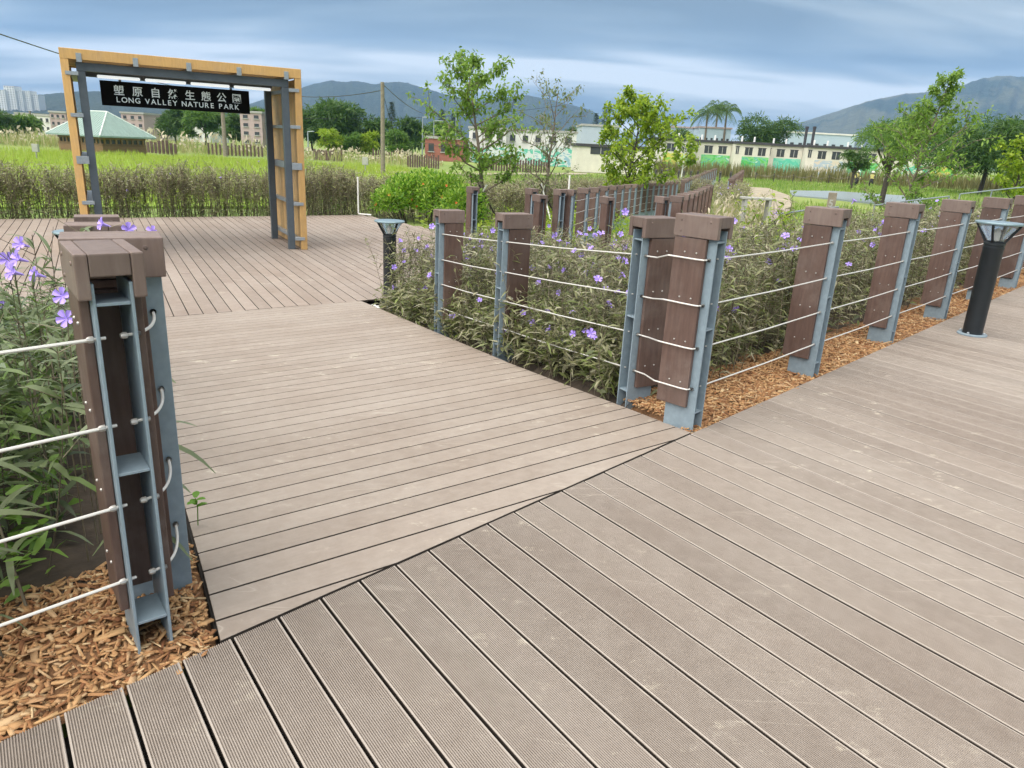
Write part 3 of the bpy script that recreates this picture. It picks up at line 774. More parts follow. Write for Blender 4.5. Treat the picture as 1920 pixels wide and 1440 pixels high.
# local: x across to the left leg, y towards the far side is -y in this frame, so mirror with yy
def gb(name, mat, x0, x1, y0, y1, z0, z1, parent=gate, bevel=0.004):
    return link(name, boxmesh(name, mat, min(x0, x1), max(x0, x1), -max(y0, y1), -min(y0, y1), z0, z1, bevel, 1), parent)
TH = 0.105
for nm, xa in (('timber_leg', 0.0), ('timber_leg', GW - TH)):
    leg = gb(nm, MAT['yellow'], xa, xa + TH, 0.0, 0.075, 0.0, GH - 0.145)
    gb('rear_edge', MAT['yellow'], xa, xa + TH, GD - 0.075, GD, 0.0, GH - 0.145, leg)
    n_s = 24; w_ = (GD - 0.15) / n_s
    for i in range(n_s):
        y0 = 0.075 + i * w_
        gb('slat', MAT['slat'], xa + 0.022, xa + TH - 0.022, y0 + 0.006, y0 + w_ - 0.008, 0.01, GH - 0.16, leg, 0.003)
beam = gb('timber_beam', MAT['yellow'], 0.0, GW, -0.002, 0.075, GH - 0.143, GH)
gb('rear_edge', MAT['yellow'], 0.0, GW, GD - 0.075, GD, GH - 0.143, GH, beam)
n_s = 24; w_ = (GD - 0.15) / n_s
for i in range(n_s):
    y0 = 0.075 + i * w_
    gb('slat', MAT['slat'], 0.004, GW - 0.004, y0 + 0.006, y0 + w_ - 0.008, GH - 0.12, GH - 0.03, beam, 0.003)
SX0, SX1 = 0.19, 0.30              # steel posts set in from the timber
SY = (0.08, 1.50)
ztop = 2.64
for xa in (SX0, GW - SX1):
    for ya in SY:
        gb('steel_post', MAT['dark_steel'], xa, xa + 0.11, ya, ya + 0.10, 0.0, ztop)
    for z in (0.19, 0.78, 1.40, 2.03, 2.60):
        hh = 0.055 if abs(z - 1.40) < 0.01 else 0.026
        xo0, xo1 = (TH + 0.002, SX0 - 0.001) if xa < 1 else (GW - SX0 + 0.001, GW - TH - 0.002)
        gb('side_rail', MAT['galv'], xo0, xo1, 0.012, GD - 0.012, z - hh, z + hh, gate, 0.002)
        # bracket lapping onto the timber front
        if xa < 1: gb('bracket', MAT['galv'], 0.045, SX0 + 0.02, -0.016, -0.004, z - hh, z + hh, gate, 0.002)
        else: gb('bracket', MAT['galv'], GW - SX0 - 0.02, GW - 0.045, -0.016, -0.004, z - hh, z + hh, gate, 0.002)
for ya in SY:
    gb('steel_beam', MAT['dark_steel'], SX0, GW - SX0, ya, ya + 0.10, ztop + 0.002, ztop + 0.120)
for x in (SX0 + 0.05, 0.97, GW / 2, GW - 0.97, GW - SX0 - 0.05):
    gb('stub', MAT['galv'], x - 0.035, x + 0.035, 0.012, GD - 0.02, ztop + 0.122, GH - 0.146, gate, 0.002)
    gb('bracket', MAT['galv'], x - 0.035, x + 0.035, -0.018, -0.004, ztop + 0.115, GH - 0.055, gate, 0.002)
for i in range(4):
    x0 = SX1 + 0.03 + i * 0.672
    tb = gb('light_tube', MAT['tube'], x0, x0 + 0.60, 0.80, 0.85, ztop - 0.040, ztop + 0.006, gate, 0.012)
    gb('tube_holder', MAT['dark_steel'], x0 - 0.02, x0 + 0.62, 0.805, 0.845, ztop + 0.007, ztop + 0.10, tb, 0.002)
# sign: its own thing, hung under the middle beam
SGN_Y = 1.55
sx0, sx1 = 0.57, 2.91
sz1 = ztop - 0.035; sz0 = sz1 - 0.385
sign = thing('name_board', 'black name board with white lettering hanging in the gateway', 'sign', (0, 0, 0))
sign.matrix_world = gate.matrix_basis.copy(); sign.location = gate.location; sign.rotation_euler = gate.rotation_euler
link('board', boxmesh('board', MAT['black'], sx0, sx1, -SGN_Y - 0.02, -SGN_Y + 0.02, sz0, sz1, 0.003, 1), sign)
for x in (sx0 + 0.3, sx1 - 0.3):
    link('hanger', boxmesh('hanger', MAT['dark_steel'], x - 0.02, x + 0.02, -SGN_Y - 0.01, -SGN_Y + 0.01, sz1 - 0.003, sz1 + 0.03), sign)
def glyph(ch, size, weight):
    cu = bpy.data.curves.new('glyph', 'FONT'); cu.body = ch; cu.size = size; cu.extrude = 0.004; cu.offset = weight; cu.resolution_u = 4
    tmp = bpy.data.objects.new('tmp', cu); COL.objects.link(tmp)
    dg = bpy.context.evaluated_depsgraph_get(); me = bpy.data.meshes.new_from_object(tmp.evaluated_get(dg))
    bpy.data.objects.remove(tmp); bpy.data.curves.remove(cu)
    me.materials.clear(); me.materials.append(MAT['letter']); return me
def put_text(chars, centers, zc, size, weight, name, target_h=None):
    for ch, xc in zip(chars, centers):
        if ch == ' ': continue
        me = glyph(ch, size, weight)
        co = np.array([v.co[:] for v in me.vertices]); mn, mx = co.min(0), co.max(0)
        sc = 1.0
        o = link(name, me, sign)
        # text plane: x to the reader's right = local -x, up = z, facing local +y (towards the boardwalk)
        cx, cy = (mn[0] + mx[0]) / 2, 0.0
        o.matrix_local = Matrix(((-1, 0, 0, xc + cx), (0, 0, 1, -SGN_Y + 0.024), (0, 1, 0, zc), (0, 0, 0, 1)))
wid = sx1 - sx0
cx_l = [sx1 - wid * f for f in (0.115, 0.232, 0.350, 0.465, 0.580, 0.690, 0.800, 0.908)]
put_text('塱原自然生態公園', cx_l, sz0 + 0.185, 0.165, 0.0022, 'character')
txt = 'LONG VALLEY NATURE PARK'
wdt = {'I': 0.5, ' ': 0.62, 'L': 0.92, 'E': 0.95, 'N': 1.1, 'O': 1.18, 'G': 1.15, 'V': 1.05, 'A': 1.08, 'Y': 1.0, 'T': 0.98, 'U': 1.08, 'R': 1.05, 'P': 1.0, 'K': 1.05}
tot = sum(wdt[c] for c in txt); x = sx1 - wid * 0.088; span = wid * 0.838; cs = []
for ch in txt:
    w_ = wdt[ch] / tot * span; cs.append(x - w_ / 2); x -= w_
put_text(txt, cs, sz0 + 0.062, 0.118, 0.0016, 'letter')
# ------------------------------------------------------------------ vegetation tools
def norm(v): return v / (np.linalg.norm(v, axis=-1, keepdims=True) + 1e-9)
def leaf_arrays(base, d, length, width, droop, nseg=2, roll=0.6, fold=0.0):
    """lance-shaped leaves; returns verts, quads"""
    n = len(base); d = norm(d)
    up = np.tile(np.array([0, 0, 1.0]), (n, 1))
    side = norm(np.cross(d, up) + 1e-6); nrm = np.cross(side, d)
    ang = rng.uniform(-roll, roll, n)[:, None]
    side = side * np.cos(ang) + nrm * np.sin(ang)
    V = []
    for i in range(nseg + 1):
        s = i / nseg
        c = base + d * (length * s)[:, None]
        c[:, 2] -= droop * length * s * s
        w = width * (math.sin(math.pi * (0.10 + 0.86 * s)) ** 0.9) * 0.5
        V.append(c - side * w[:, None]); V.append(c + side * w[:, None])
    k = 2 * (nseg + 1)
    V = np.stack(V, 1).reshape(-1, 3)
    b = np.arange(n)[:, None] * k
    Q = np.concatenate([np.stack([b[:, 0] + 2 * i, b[:, 0] + 2 * i + 1, b[:, 0] + 2 * i + 3, b[:, 0] + 2 * i + 2], -1) for i in range(nseg)], 0)
    return V, Q
def stem_arrays(p0, p1, r0, r1, bend=None, nseg=2, sides=3):
    n = len(p0); V = []
    d = norm(p1 - p0); a = norm(np.cross(d, np.array([0.3, 0.9, 0.2]))); c = np.cross(d, a)
    for i in range(nseg + 1):
        s = i / nseg; q = p0 + (p1 - p0) * s
        if bend is not None: q = q + bend * (s * (1 - s) * 4)
        r = (r0 + (r1 - r0) * s)[:, None]
        for j in range(sides):
            t_ = 2 * math.pi * j / sides; V.append(q + a * r * math.cos(t_) + c * r * math.sin(t_))
    k = sides * (nseg + 1); V = np.stack(V, 1).reshape(-1, 3); b = np.arange(n) * k; Q = []
    for i in range(nseg):
        for j in range(sides):
            Q.append(np.stack([b + i * sides + j, b + i * sides + (j + 1) % sides, b + (i + 1) * sides + (j + 1) % sides, b + (i + 1) * sides + j], -1))
    return V, np.concatenate(Q, 0)
def join(*pairs):
    V, Q, o = [], [], 0
    for v, q in pairs: V.append(v); Q.append(q + o); o += len(v)
    return np.concatenate(V, 0), np.concatenate(Q, 0)
def scatter(poly, density):
    p = np.array(poly); x0, y0 = p.min(0); x1, y1 = p.max(0)
    n = int((x1 - x0) * (y1 - y0) * density)
    x = rng.uniform(x0, x1, n); y = rng.uniform(y0, y1, n); k = inside(poly, x, y); return np.stack([x[k], y[k]], -1)

# flower: five crinkled petals round a throat
def flower_mesh(name, mat, r=0.03):
    v = [(0, 0, -0.35 * r)]; f = []
    for k in range(5):
        t0 = 2 * math.pi * k / 5
        for a_, rr, z in ((-0.56, 0.55, 0.05), (-0.42, 0.95, 0.12), (0.0, 1.06, 0.02), (0.42, 0.95, 0.12), (0.56, 0.55, 0.05)):
            v.append((rr * r * math.cos(t0 + a_), rr * r * math.sin(t0 + a_), z * r))
        b_ = 1 + 5 * k
        f += [(0, b_, b_ + 1), (0, b_ + 1, b_ + 2), (0, b_ + 2, b_ + 3), (0, b_ + 3, b_ + 4)]
    # tube behind
    b_ = len(v)
    for k in range(5):
        t0 = 2 * math.pi * k / 5; v += [(0.30 * r * math.cos(t0), 0.30 * r * math.sin(t0), -0.2 * r), (0.1 * r * math.cos(t0), 0.1 * r * math.sin(t0), -1.5 * r)]
    for k in range(5):
        j = (k + 1) % 5; f.append((b_ + 2 * k, b_ + 2 * j, b_ + 2 * j + 1, b_ + 2 * k + 1))
    me = bpy.data.meshes.new(name); me.from_pydata(v, [], f); me.materials.append(mat); me.update(); return me
FLOWER = flower_mesh('petunia_flower', MAT['petal'])

def petunias(name, poly, density, hlo, hhi, label, zfn, leafmat, stemmat, nleaf=14, llen=(0.06, 0.13), lw=0.013, flowers=0, lean=None, nseg=2, hfn=None, nbranch=3, under=0, cat='plants', sr=1.0):
    p = scatter(poly, density); n = len(p)
    h = rng.uniform(hlo, hhi, n)
    if hfn is not None: h = h * hfn(p)
    z = zfn(p[:, 0], p[:, 1]) - 0.03
    p0 = np.concatenate([p, z[:, None]], 1)
    ang = rng.uniform(0, 2 * math.pi, n); tl = rng.uniform(0.03, 0.28, n)
    dirv = np.stack([np.cos(ang) * tl, np.sin(ang) * tl, np.ones(n)], -1)
    if lean is not None: dirv[:, :2] += np.asarray(lean)
    p1 = p0 + norm(dirv) * h[:, None]
    bend = np.stack([rng.normal(0, 0.03, n), rng.normal(0, 0.03, n), np.zeros(n)], -1)
    parts = [stem_arrays(p0, p1, np.full(n, 0.0036 * sr), np.full(n, 0.0018 * sr), bend, 3, 3)]
    tips = [p1]
    # side branches
    bp0, bp1 = [], []
    for k in range(nbranch):
        s = rng.uniform(0.45, 0.92, n)[:, None]
        q = p0 + (p1 - p0) * s + bend * (s * (1 - s) * 4)
        a2 = rng.uniform(0, 2 * math.pi, n); L = rng.uniform(0.10, 0.26, n) * (h / 0.8)
        e_ = q + np.stack([np.cos(a2) * L * 0.55, np.sin(a2) * L * 0.55, L * rng.uniform(0.6, 1.0, n)], -1)
        bp0.append(q); bp1.append(e_)
    if bp0:
        bp0 = np.concatenate(bp0); bp1 = np.concatenate(bp1)
        parts.append(stem_arrays(bp0, bp1, np.full(len(bp0), 0.0024 * sr), np.full(len(bp0), 0.0012 * sr), None, 1, 3)); tips.append(bp1)
    sv, sq = join(*parts)
    # leaves in pairs along stems and branches
    LB, LD, LL = [], [], []
    for k in range(nleaf):
        s = rng.uniform(0.06, 1.0, n) ** 0.85; s = s[:, None]
        q = p0 + (p1 - p0) * s + bend * (s * (1 - s) * 4)
        a2 = rng.uniform(0, 2 * math.pi, n); el = rng.uniform(-0.15, 0.95, n)
        LB.append(q); LD.append(np.stack([np.cos(a2) * np.cos(el), np.sin(a2) * np.cos(el), np.sin(el)], -1)); LL.append(rng.uniform(*llen, n))
    if nbranch:
        for k in range(4):
            m_ = len(bp0); s = rng.uniform(0.3, 1.0, m_)[:, None]; q = bp0 + (bp1 - bp0) * s
            a2 = rng.uniform(0, 2 * math.pi, m_); el = rng.uniform(0.0, 1.1, m_)
            LB.append(q); LD.append(np.stack([np.cos(a2) * np.cos(el), np.sin(a2) * np.cos(el), np.sin(el)], -1)); LL.append(rng.uniform(llen[0] * 0.7, llen[1] * 0.8, m_))
    LB = np.concatenate(LB); LD = np.concatenate(LD); LL = np.concatenate(LL); m_ = len(LB)
    lv, lq = leaf_arrays(LB, LD, LL, LL * 0.055 + rng.uniform(0.5, 1.0, m_) * lw, rng.uniform(0.1, 0.65, m_), nseg, 0.9)
    V, Q = join((sv, sq), (lv, lq))
    midx = np.concatenate([np.zeros(len(sq), int), np.ones(len(lq), int)])
    mats = [stemmat, leafmat]
    if under:
        up = scatter(poly, under); nu = len(up); zz = zfn(up[:, 0], up[:, 1]) + rng.uniform(0.02, 0.30, nu)
        a2 = rng.uniform(0, 2 * math.pi, nu); el = rng.uniform(-0.2, 0.8, nu)
        uv, uq = leaf_arrays(np.concatenate([up, zz[:, None]], 1), np.stack([np.cos(a2) * np.cos(el), np.sin(a2) * np.cos(el), np.sin(el)], -1), rng.uniform(0.06, 0.12, nu), rng.uniform(0.014, 0.034, nu), rng.uniform(0.1, 0.5, nu), 2, 0.8)
        V, Q = join((V, Q), (uv, uq)); midx = np.concatenate([midx, np.full(len(uq), 2)]); mats.append(MAT['leaf_under'] if leafmat is MAT['leaf_petl'] else leafmat)
    o = link(name, mesh_np(name, V, Q, mats, False, midx)); tag(o, label, cat, None, 'stuff')
    allt = np.concatenate(tips)
    if flowers:
        for i in rng.choice(len(allt), min(flowers, len(allt)), replace=False):
            q = allt[i]; fo = link('flower', FLOWER, o, q)
            fo.rotation_euler = (random.uniform(0.3, 1.5), random.uniform(-0.4, 0.4), random.uniform(-1.2, 1.2)); s_ = random.uniform(0.75, 1.15); fo.scale = (s_, s_, s_)
    return o

def sd(s_, d_): p = A + US * s_ + NS * d_; return (float(p[0]), float(p[1]))
# wedge between ramp fence and boardwalk fence, and the strip behind the boardwalk fence
wedge = [sd(0.42, 0.42), sd(2.6, 0.46), sd(2.9, 2.2), tuple(A + UR * 6.6 + NR * 2.4), tuple(A + UR * 5.7 + NR * 0.28), tuple(A + UR * 1.0 + NR * 0.30)]
petunias('petunia_bed', wedge, 62, 0.70, 1.02, 'mass of narrow leaved violet petunias between ramp fence and corner posts', bed_z, MAT['leaf_pet'], MAT['stem_pet'], 22, (0.06, 0.13), 0.013, 150, under=300)
wedge2 = [tuple(A + UR * 3.3 + NR * 0.32), tuple(A + UR * 3.5 + NR * 1.0), tuple(A + UR * 6.2 + NR * 0.95), tuple(A + UR * 6.0 + NR * 0.25)]
petunias('petunia_bed', wedge2, 40, 0.62, 0.92, 'sparser petunias between the plaza lamp and the last ramp post', bed_z, MAT['leaf_pet'], MAT['stem_pet'], 18, (0.06, 0.12), 0.012, 10)
strip = [sd(1.4, 0.46), sd(12.5, 0.46), sd(13.5, 2.6), sd(2.4, 2.4)]
petunias('petunia_bed', strip, 56, 0.72, 1.06, 'long mass of grey green petunias behind the boardwalk fence at right', bed_z, MAT['leaf_pet'], MAT['stem_pet'], 22, (0.06, 0.13), 0.013, 120, under=220)
frontp = [tuple(A + UR * 0.85 + NR * 0.03), tuple(A + UR * 0.85 + NR * 0.5), tuple(A + UR * 5.6 + NR * 0.40), tuple(A + UR * 5.6 + NR * 0.08)]
petunias('petunia_bed', frontp, 150, 0.20, 0.66, 'low petunia shoots pressing through the ropes beside the ramp', bed_z, MAT['leaf_pet'], MAT['stem_pet'], 22, (0.06, 0.14), 0.013, 42, nbranch=2, under=1500)
# left foreground bed
lbed = [sd(-2.98, 0.50), sd(-5.4, 0.42), sd(-7.5, 2.5), tuple(B + UR * 4.8 - NR * 1.9), tuple(B + UR * 4.6 - NR * 0.40), tuple(B + UR * 1.0 - NR * 0.42)]
petunias('petunia_bed', lbed, 44, 0.55, 0.90, 'dark leafy petunia mass at the left edge behind the foreground ropes', bed_z, MAT['leaf_petl'], MAT['stem_pet'], 26, (0.08, 0.19), 0.018, 12, nseg=3, under=420)
# big leaves near the lens: single plants with single leaves
def leaf_single(name, L, w, droop):
    v, q = leaf_arrays(np.zeros((1, 3)), np.array([[1.0, 0, 0.25]]), np.array([L]), np.array([w]), np.array([droop]), 5, 0.0); return mesh_np(name, v, q, MAT['leaf_petl'], True)
LEAVES = [leaf_single('leaf', 0.17, 0.024, 0.35), leaf_single('leaf', 0.14, 0.019, 0.6), leaf_single('leaf', 0.20, 0.026, 0.75), leaf_single('leaf', 0.11, 0.017, 0.2)]
spots = [(-3.12, 0.36), (-3.30, 0.42), (-3.52, 0.40), (-3.75, 0.46), (-3.0, 0.62), (-3.25, 0.60), (-3.45, 0.62), (-3.95, 0.50), (-3.62, 0.70), (-2.72, 0.46), (-2.62, 0.66)]
for i, (s_, d_) in enumerate(spots):
    x, y = sd(s_, d_); z = float(bed_z(x, y))
    near_post = i >= 9
    pl = thing('petunia_plant', 'leafy petunia sprouting between the two foreground posts' if near_post else 'single dark petunia plant with long leaves at lower left', 'plant', (x, y, z), random.uniform(0, 6.28), 'sprouts between the foreground posts' if near_post else 'petunia plants at lower left')
    hh = random.uniform(0.55, 0.85) if not near_post else random.uniform(0.75, 0.9)
    top = Vector((random.uniform(-0.08, 0.08), random.uniform(-0.08, 0.08), hh)); md = top * 0.5 + Vector((random.uniform(-0.04, 0.04), random.uniform(-0.04, 0.04), 0))
    mb = MB(); mb.tube([(0, 0, -0.02), tuple(md), tuple(top)], [0.005, 0.004, 0.002], 6); link('stem', mb.mesh('stem', MAT['stem_pet'], True), pl)
    for k in range(24 if not near_post else 16):
        t_ = random.uniform(0.2, 1.0); q = (md * (t_ * 2)) if t_ < 0.5 else md + (top - md) * ((t_ - 0.5) * 2)
        lf = link('leaf', random.choice(LEAVES), pl, q); lf.rotation_euler = (random.uniform(-0.3, 0.3), random.uniform(-0.9, 0.2), random.uniform(0, 6.28)); s2 = random.uniform(0.7, 1.15); lf.scale = (s2, s2, s2)
    if i in (1, 4, 7):
        fo = link('flower', FLOWER, pl, top + Vector((0, 0, 0.02))); fo.rotation_euler = (1.1, 0.2, random.uniform(-1, 1))
# stray stems reaching over the foreground caps and the ramp, with flowers
stray = [(18, 462, 2.75, 2), (24, 488, 2.6, 1), (18, 515, 2.5, 1), (60, 520, 2.7, 1), (203, 424, 3.3, 1), (240, 433, 3.2, 1), (287, 438, 3.6, 1), (95, 470, 2.9, 0), (60, 440, 3.1, 0), (150, 430, 3.3, 0), (125, 600, 2.35, 1), (105, 640, 2.2, 0), (130, 560, 2.45, 1)]
for i, (px_, py_, ds, fl) in enumerate(stray):
    tp = Y(px_, py_, ds); bx0, by0 = tp[0] - 0.08, tp[1] + 0.12
    if float((np.array([bx0, by0]) - B) @ NR) > -0.15 and float((np.array([bx0, by0]) - A) @ NS) > 0: bx0 -= 0.3
    z = float(bed_z(bx0, by0)); pl = thing('petunia_plant', 'tall petunia stem rising above the foreground bed at left', 'plant', (bx0, by0, z), 0.0, 'tall petunia stems at left')
    top = Vector((tp[0] - bx0, tp[1] - by0, tp[2] - z)); md = Vector((top.x * 0.25, top.y * 0.25, top.z * 0.55))
    mb = MB(); mb.tube([(0, 0, -0.02), tuple(md), tuple(top)], [0.004, 0.003, 0.0015], 5)
    for k in range(6):
        q = md + (top - md) * random.uniform(0.2, 1); e_ = q + Vector((random.uniform(-0.14, 0.14), random.uniform(-0.14, 0.14), random.uniform(0.02, 0.12))); mb.tube([tuple(q), tuple(e_)], [0.0016, 0.0009], 4)
    link('stem', mb.mesh('stem', MAT['stem_pet'], True), pl)
    for k in range(14):
        t_ = random.uniform(0.2, 1.0); q = md + (top - md) * t_
        lf = link('leaf', random.choice(LEAVES), pl, q); lf.rotation_euler = (random.uniform(-0.3, 0.3), random.uniform(-0.9, 0.1), random.uniform(0, 6.28)); s2 = random.uniform(0.5, 0.85); lf.scale = (s2, s2, s2)
    for k in range(fl):
        fo = link('flower', FLOWER, pl, top + Vector((random.uniform(-0.03, 0.03), random.uniform(-0.03, 0.03), 0.01 - 0.06 * k))); fo.rotation_euler = (1.2, random.uniform(-0.4, 0.4), random.uniform(-0.8, 0.8))
# sprout in a deck gap
sp = G(370, 972, 0.0)
pl = thing('seedling', 'bright green seedling growing at the left edge of the ramp', 'plant', (sp[0], sp[1], 0.0), 0.5)
mb = MB(); mb.tube([(0, 0, -0.03), (0.005, 0, 0.05), (0, 0.005, 0.085)], 0.0022, 5); link('stem', mb.mesh('stem', MAT['bush']), pl)
v, q = leaf_arrays(np.zeros((1, 3)), np.array([[1.0, 0, 0.7]]), np.array([0.05]), np.array([0.028]), np.array([0.4]), 4, 0.0); SL = mesh_np('leaf', v, q, MAT['bush'], True)
for k in range(5): lf = link('leaf', SL, pl, (0, 0, 0.05 + 0.01 * k)); lf.rotation_euler = (0, 0, k * 1.9)

# mulch chips
def chips(name, poly, n_per, label):
    p = scatter(poly, n_per); n = len(p)
    z = bed_z(p[:, 0], p[:, 1]) + rng.uniform(0.0, 0.022, n)
    c = np.concatenate([p, z[:, None]], 1)
    a = rng.uniform(0, math.pi * 2, n); pit = rng.normal(0, 0.22, n)
    ax = np.stack([np.cos(a) * np.cos(pit), np.sin(a) * np.cos(pit), np.sin(pit)], -1)
    sdv = norm(np.cross(ax, np.array([0, 0, 1.0]) + rng.normal(0, 0.25, (n, 3)))); nr = np.cross(sdv, ax)
    L = rng.gamma(3.0, 0.0085, n)[:, None] + 0.008; w_ = rng.uniform(0.002, 0.0075, n)[:, None]; h_ = rng.uniform(0.001, 0.003, n)[:, None]
    big = rng.random(n)[:, None] < 0.03; L = np.where(big, L * 1.9, L); w_ = np.where(big, w_ * 2.2, w_)
    co = []
    for sx, sy, sz in ((-1, -1, -1), (1, -1, -1), (1, 1, -1), (-1, 1, -1), (-1, -1, 1), (1, -1, 1), (1, 1, 1), (-1, 1, 1)):
        tp = 0.55 if sx > 0 else 1.0
        co.append(c + ax * L * sx * 0.5 + sdv * w_ * sy * tp + nr * h_ * sz)
    V = np.stack(co, 1).reshape(-1, 3); b = np.arange(n) * 8
    Q = np.concatenate([np.stack([b + i for i in f_], -1) for f_ in ((4, 5, 6, 7), (0, 1, 5, 4), (1, 2, 6, 5), (2, 3, 7, 6), (3, 0, 4, 7))], 0)
    o = link(name, mesh_np(name, V, Q, MAT['chip'])); tag(o, label, 'mulch', None, 'stuff')
chips('mulch_chips', [sd(-4.3, 0.0), sd(-2.66, 0.0), tuple(B - NR * 0.02 + UR * 0.02), tuple(B + UR * 0.75 - NR * 0.02), sd(-3.0, 0.75), sd(-4.3, 0.7)], 4800, 'orange brown wood chip mulch round the foreground posts')
chips('mulch_chips', [sd(0.02, 0.005), sd(3.2, 0.005), sd(3.2, 0.55), sd(0.26, 0.66)], 4200, 'orange brown wood chip mulch beside the right corner posts')
chips('mulch_chips', [sd(3.2, 0.005), sd(12.0, 0.005), sd(12.0, 0.5), sd(3.2, 0.5)], 1700, 'strip of wood chip mulch under the boardwalk fence at right')
# stones and litter by the plaza lamp
for i in range(9):
    c = lq[:2] + np.array([random.uniform(-0.35, 0.3), random.uniform(-0.5, -0.12)]); bm = bmesh.new(); bmesh.ops.create_icosphere(bm, subdivisions=2, radius=random.uniform(0.035, 0.07))
    for v_ in bm.verts: v_.co *= random.uniform(0.8, 1.2); v_.co.z *= 0.6
    me = bpy.data.meshes.new('stone'); bm.to_mesh(me); bm.free(); me.materials.append(MAT['white'])
    o = link('stone', me, None, (c[0], c[1], float(bed_z(c[0], c[1])) + 0.03)); tag(o, 'pale stone lying at the foot of the plaza lamp', 'stone', 'pale stones by the plaza lamp')

# hedge along the far side of the plaza
def zc_(v): return lambda x, y: np.full(np.shape(x), v)
hed = [(-12.9, 13.35), (-4.15, 19.5), (-4.75, 20.5), (-13.5, 14.3)]
def hgrow(p): s = (p[:, 0] + 12.9) / 8.8; return 0.90 + 0.16 * np.clip(s, 0, 1) + 0.05 * np.sin(p[:, 0] * 2.1)
petunias('hedge', hed, 88, 0.92, 1.32, 'twiggy grey brown petunia hedge along the far edge of the plaza', zc_(-0.62), MAT['leaf_hedge'], MAT['stem_hedge'], 22, (0.07, 0.14), 0.018, 22, hfn=hgrow, nbranch=5, cat='hedge', sr=1.9)
hl = scatter(hed, 170); n = len(hl); a2 = rng.uniform(0, 6.28, n); el = rng.uniform(-0.2, 0.8, n)
v, q = leaf_arrays(np.concatenate([hl, rng.uniform(-0.55, -0.1, n)[:, None]], 1), np.stack([np.cos(a2) * np.cos(el), np.sin(a2) * np.cos(el), np.sin(el)], -1), rng.uniform(0.07, 0.14, n), rng.uniform(0.03, 0.05, n), rng.uniform(0.1, 0.5, n), 1)
o = link('ground_cover', mesh_np('ground_cover', v, q, MAT['leaf_hedgeg'])); tag(o, 'bright green weeds at the foot of the plaza hedge', 'plants', None, 'stuff')
hed2 = [(-6.5, 22.5), (-1.0, 23.5), (1.6, 26.5), (9.8, 39.0), (8.4, 40.5), (0.0, 29.0), (-1.5, 26.5), (-7.0, 25.0)]
petunias('hedge', hed2, 42, 0.9, 1.3, 'grey violet hedge running behind the bright bush and young trees', zc_(-0.95), MAT['leaf_hedge'], MAT['stem_hedge'], 16, (0.09, 0.17), 0.022, 0, nbranch=5, cat='hedge', sr=2.0)
cov = [(-0.9, 14.6), (0.8, 15.2), (4.2, 22.5), (1.5, 23.5), (-2.5, 17.5)]
p = scatter(cov, 260); n = len(p); a2 = rng.uniform(0, 6.28, n); el = rng.uniform(-0.1, 1.1, n)
v, q = leaf_arrays(np.concatenate([p, (-0.85 + rng.uniform(0.05, 0.75, n) * (0.6 + 0.4 * np.sin(p[:, 0] * 3) * np.cos(p[:, 1] * 2)))[:, None]], 1), np.stack([np.cos(a2) * np.cos(el), np.sin(a2) * np.cos(el), np.sin(el)], -1), rng.uniform(0.10, 0.18, n), rng.uniform(0.03, 0.05, n), rng.uniform(0.1, 0.6, n), 2)
o = link('ground_cover', mesh_np('ground_cover', v, q, MAT['leaf_t3'])); tag(o, 'yellow green ground cover under the young trees beyond the plaza', 'plants', None, 'stuff')

# bright bush with orange flowers
def bush(name, lobes, n_leaf, mat, label, llen=(0.07, 0.12), lw=(0.03, 0.045), stemz=-0.6, cat='bush', flowers=0):
    P_, D_ = [], []
    w_ = np.array([l[1][0] * l[1][1] + l[1][0] * l[1][2] for l in lobes]); w_ = w_ / w_.sum()
    for (c, r), ww in zip(lobes, w_):
        k = int(n_leaf * ww); d = norm(rng.normal(0, 1, (k, 3))); d[:, 2] = np.where(d[:, 2] < -0.45, -d[:, 2], d[:, 2])
        rad = rng.uniform(0.62, 1.08, k)[:, None]
        P_.append(np.array(c) + d * np.array(r) * rad); D_.append(norm(d * 0.6 + np.array([0, 0, 0.6]) + rng.normal(0, 0.5, (k, 3))))
    P_ = np.concatenate(P_); D_ = np.concatenate(D_); n = len(P_)
    v, q = leaf_arrays(P_, D_, rng.uniform(*llen, n), rng.uniform(*lw, n), rng.uniform(0.0, 0.5, n), 2, 1.0)
    c0 = np.mean([l[0] for l in lobes], 0)
    o = thing(name, label, cat, (c0[0], c0[1], stemz))
    f_ = link('foliage', mesh_np('foliage', v - np.array([c0[0], c0[1], stemz]), q, mat), o)
    mb = MB()
    for c, r in lobes:
        for k in range(7):
            e_ = Vector(c) + Vector((random.uniform(-1, 1) * r[0] * 0.7, random.uniform(-1, 1) * r[1] * 0.7, random.uniform(0, 0.8) * r[2])) - Vector((c0[0], c0[1], stemz))
            mb.tube([(e_.x * 0.6, e_.y * 0.6, -0.1), tuple(e_)], [0.012, 0.004], 5)
    link('branches', mb.mesh('branches', MAT['bark_dk']), o)
    if flowers:
        fm = flower_mesh('orange_flower', MAT['petal_o'], 0.036)
        for k in range(flowers):
            c, r = random.choice(lobes); d = Vector((random.uniform(-0.9, 0.4), -1, random.uniform(-0.3, 0.8))).normalized()
            fo = link('flower', fm, o, Vector(c) + Vector((d.x * r[0], d.y * r[1], d.z * r[2])) * 1.05 - Vector((c0[0], c0[1], stemz))); fo.rotation_euler = (1.2, 0, random.uniform(-0.5, 0.5))
    return o
bl = []
for x, y, rx, rz_ in ((705, 408, 0.45, 0.42), (735, 405, 0.6, 0.62), (775, 405, 0.7, 0.72), (812, 412, 0.7, 0.70), (848, 424, 0.6, 0.55)):
    g_ = G(x, y, ZP - 0.1); g_ = g_ + np.array([0.25, 0.45, 0]); bl.append(((g_[0], g_[1], ZP + rz_ * 0.55), (rx, rx, rz_)))
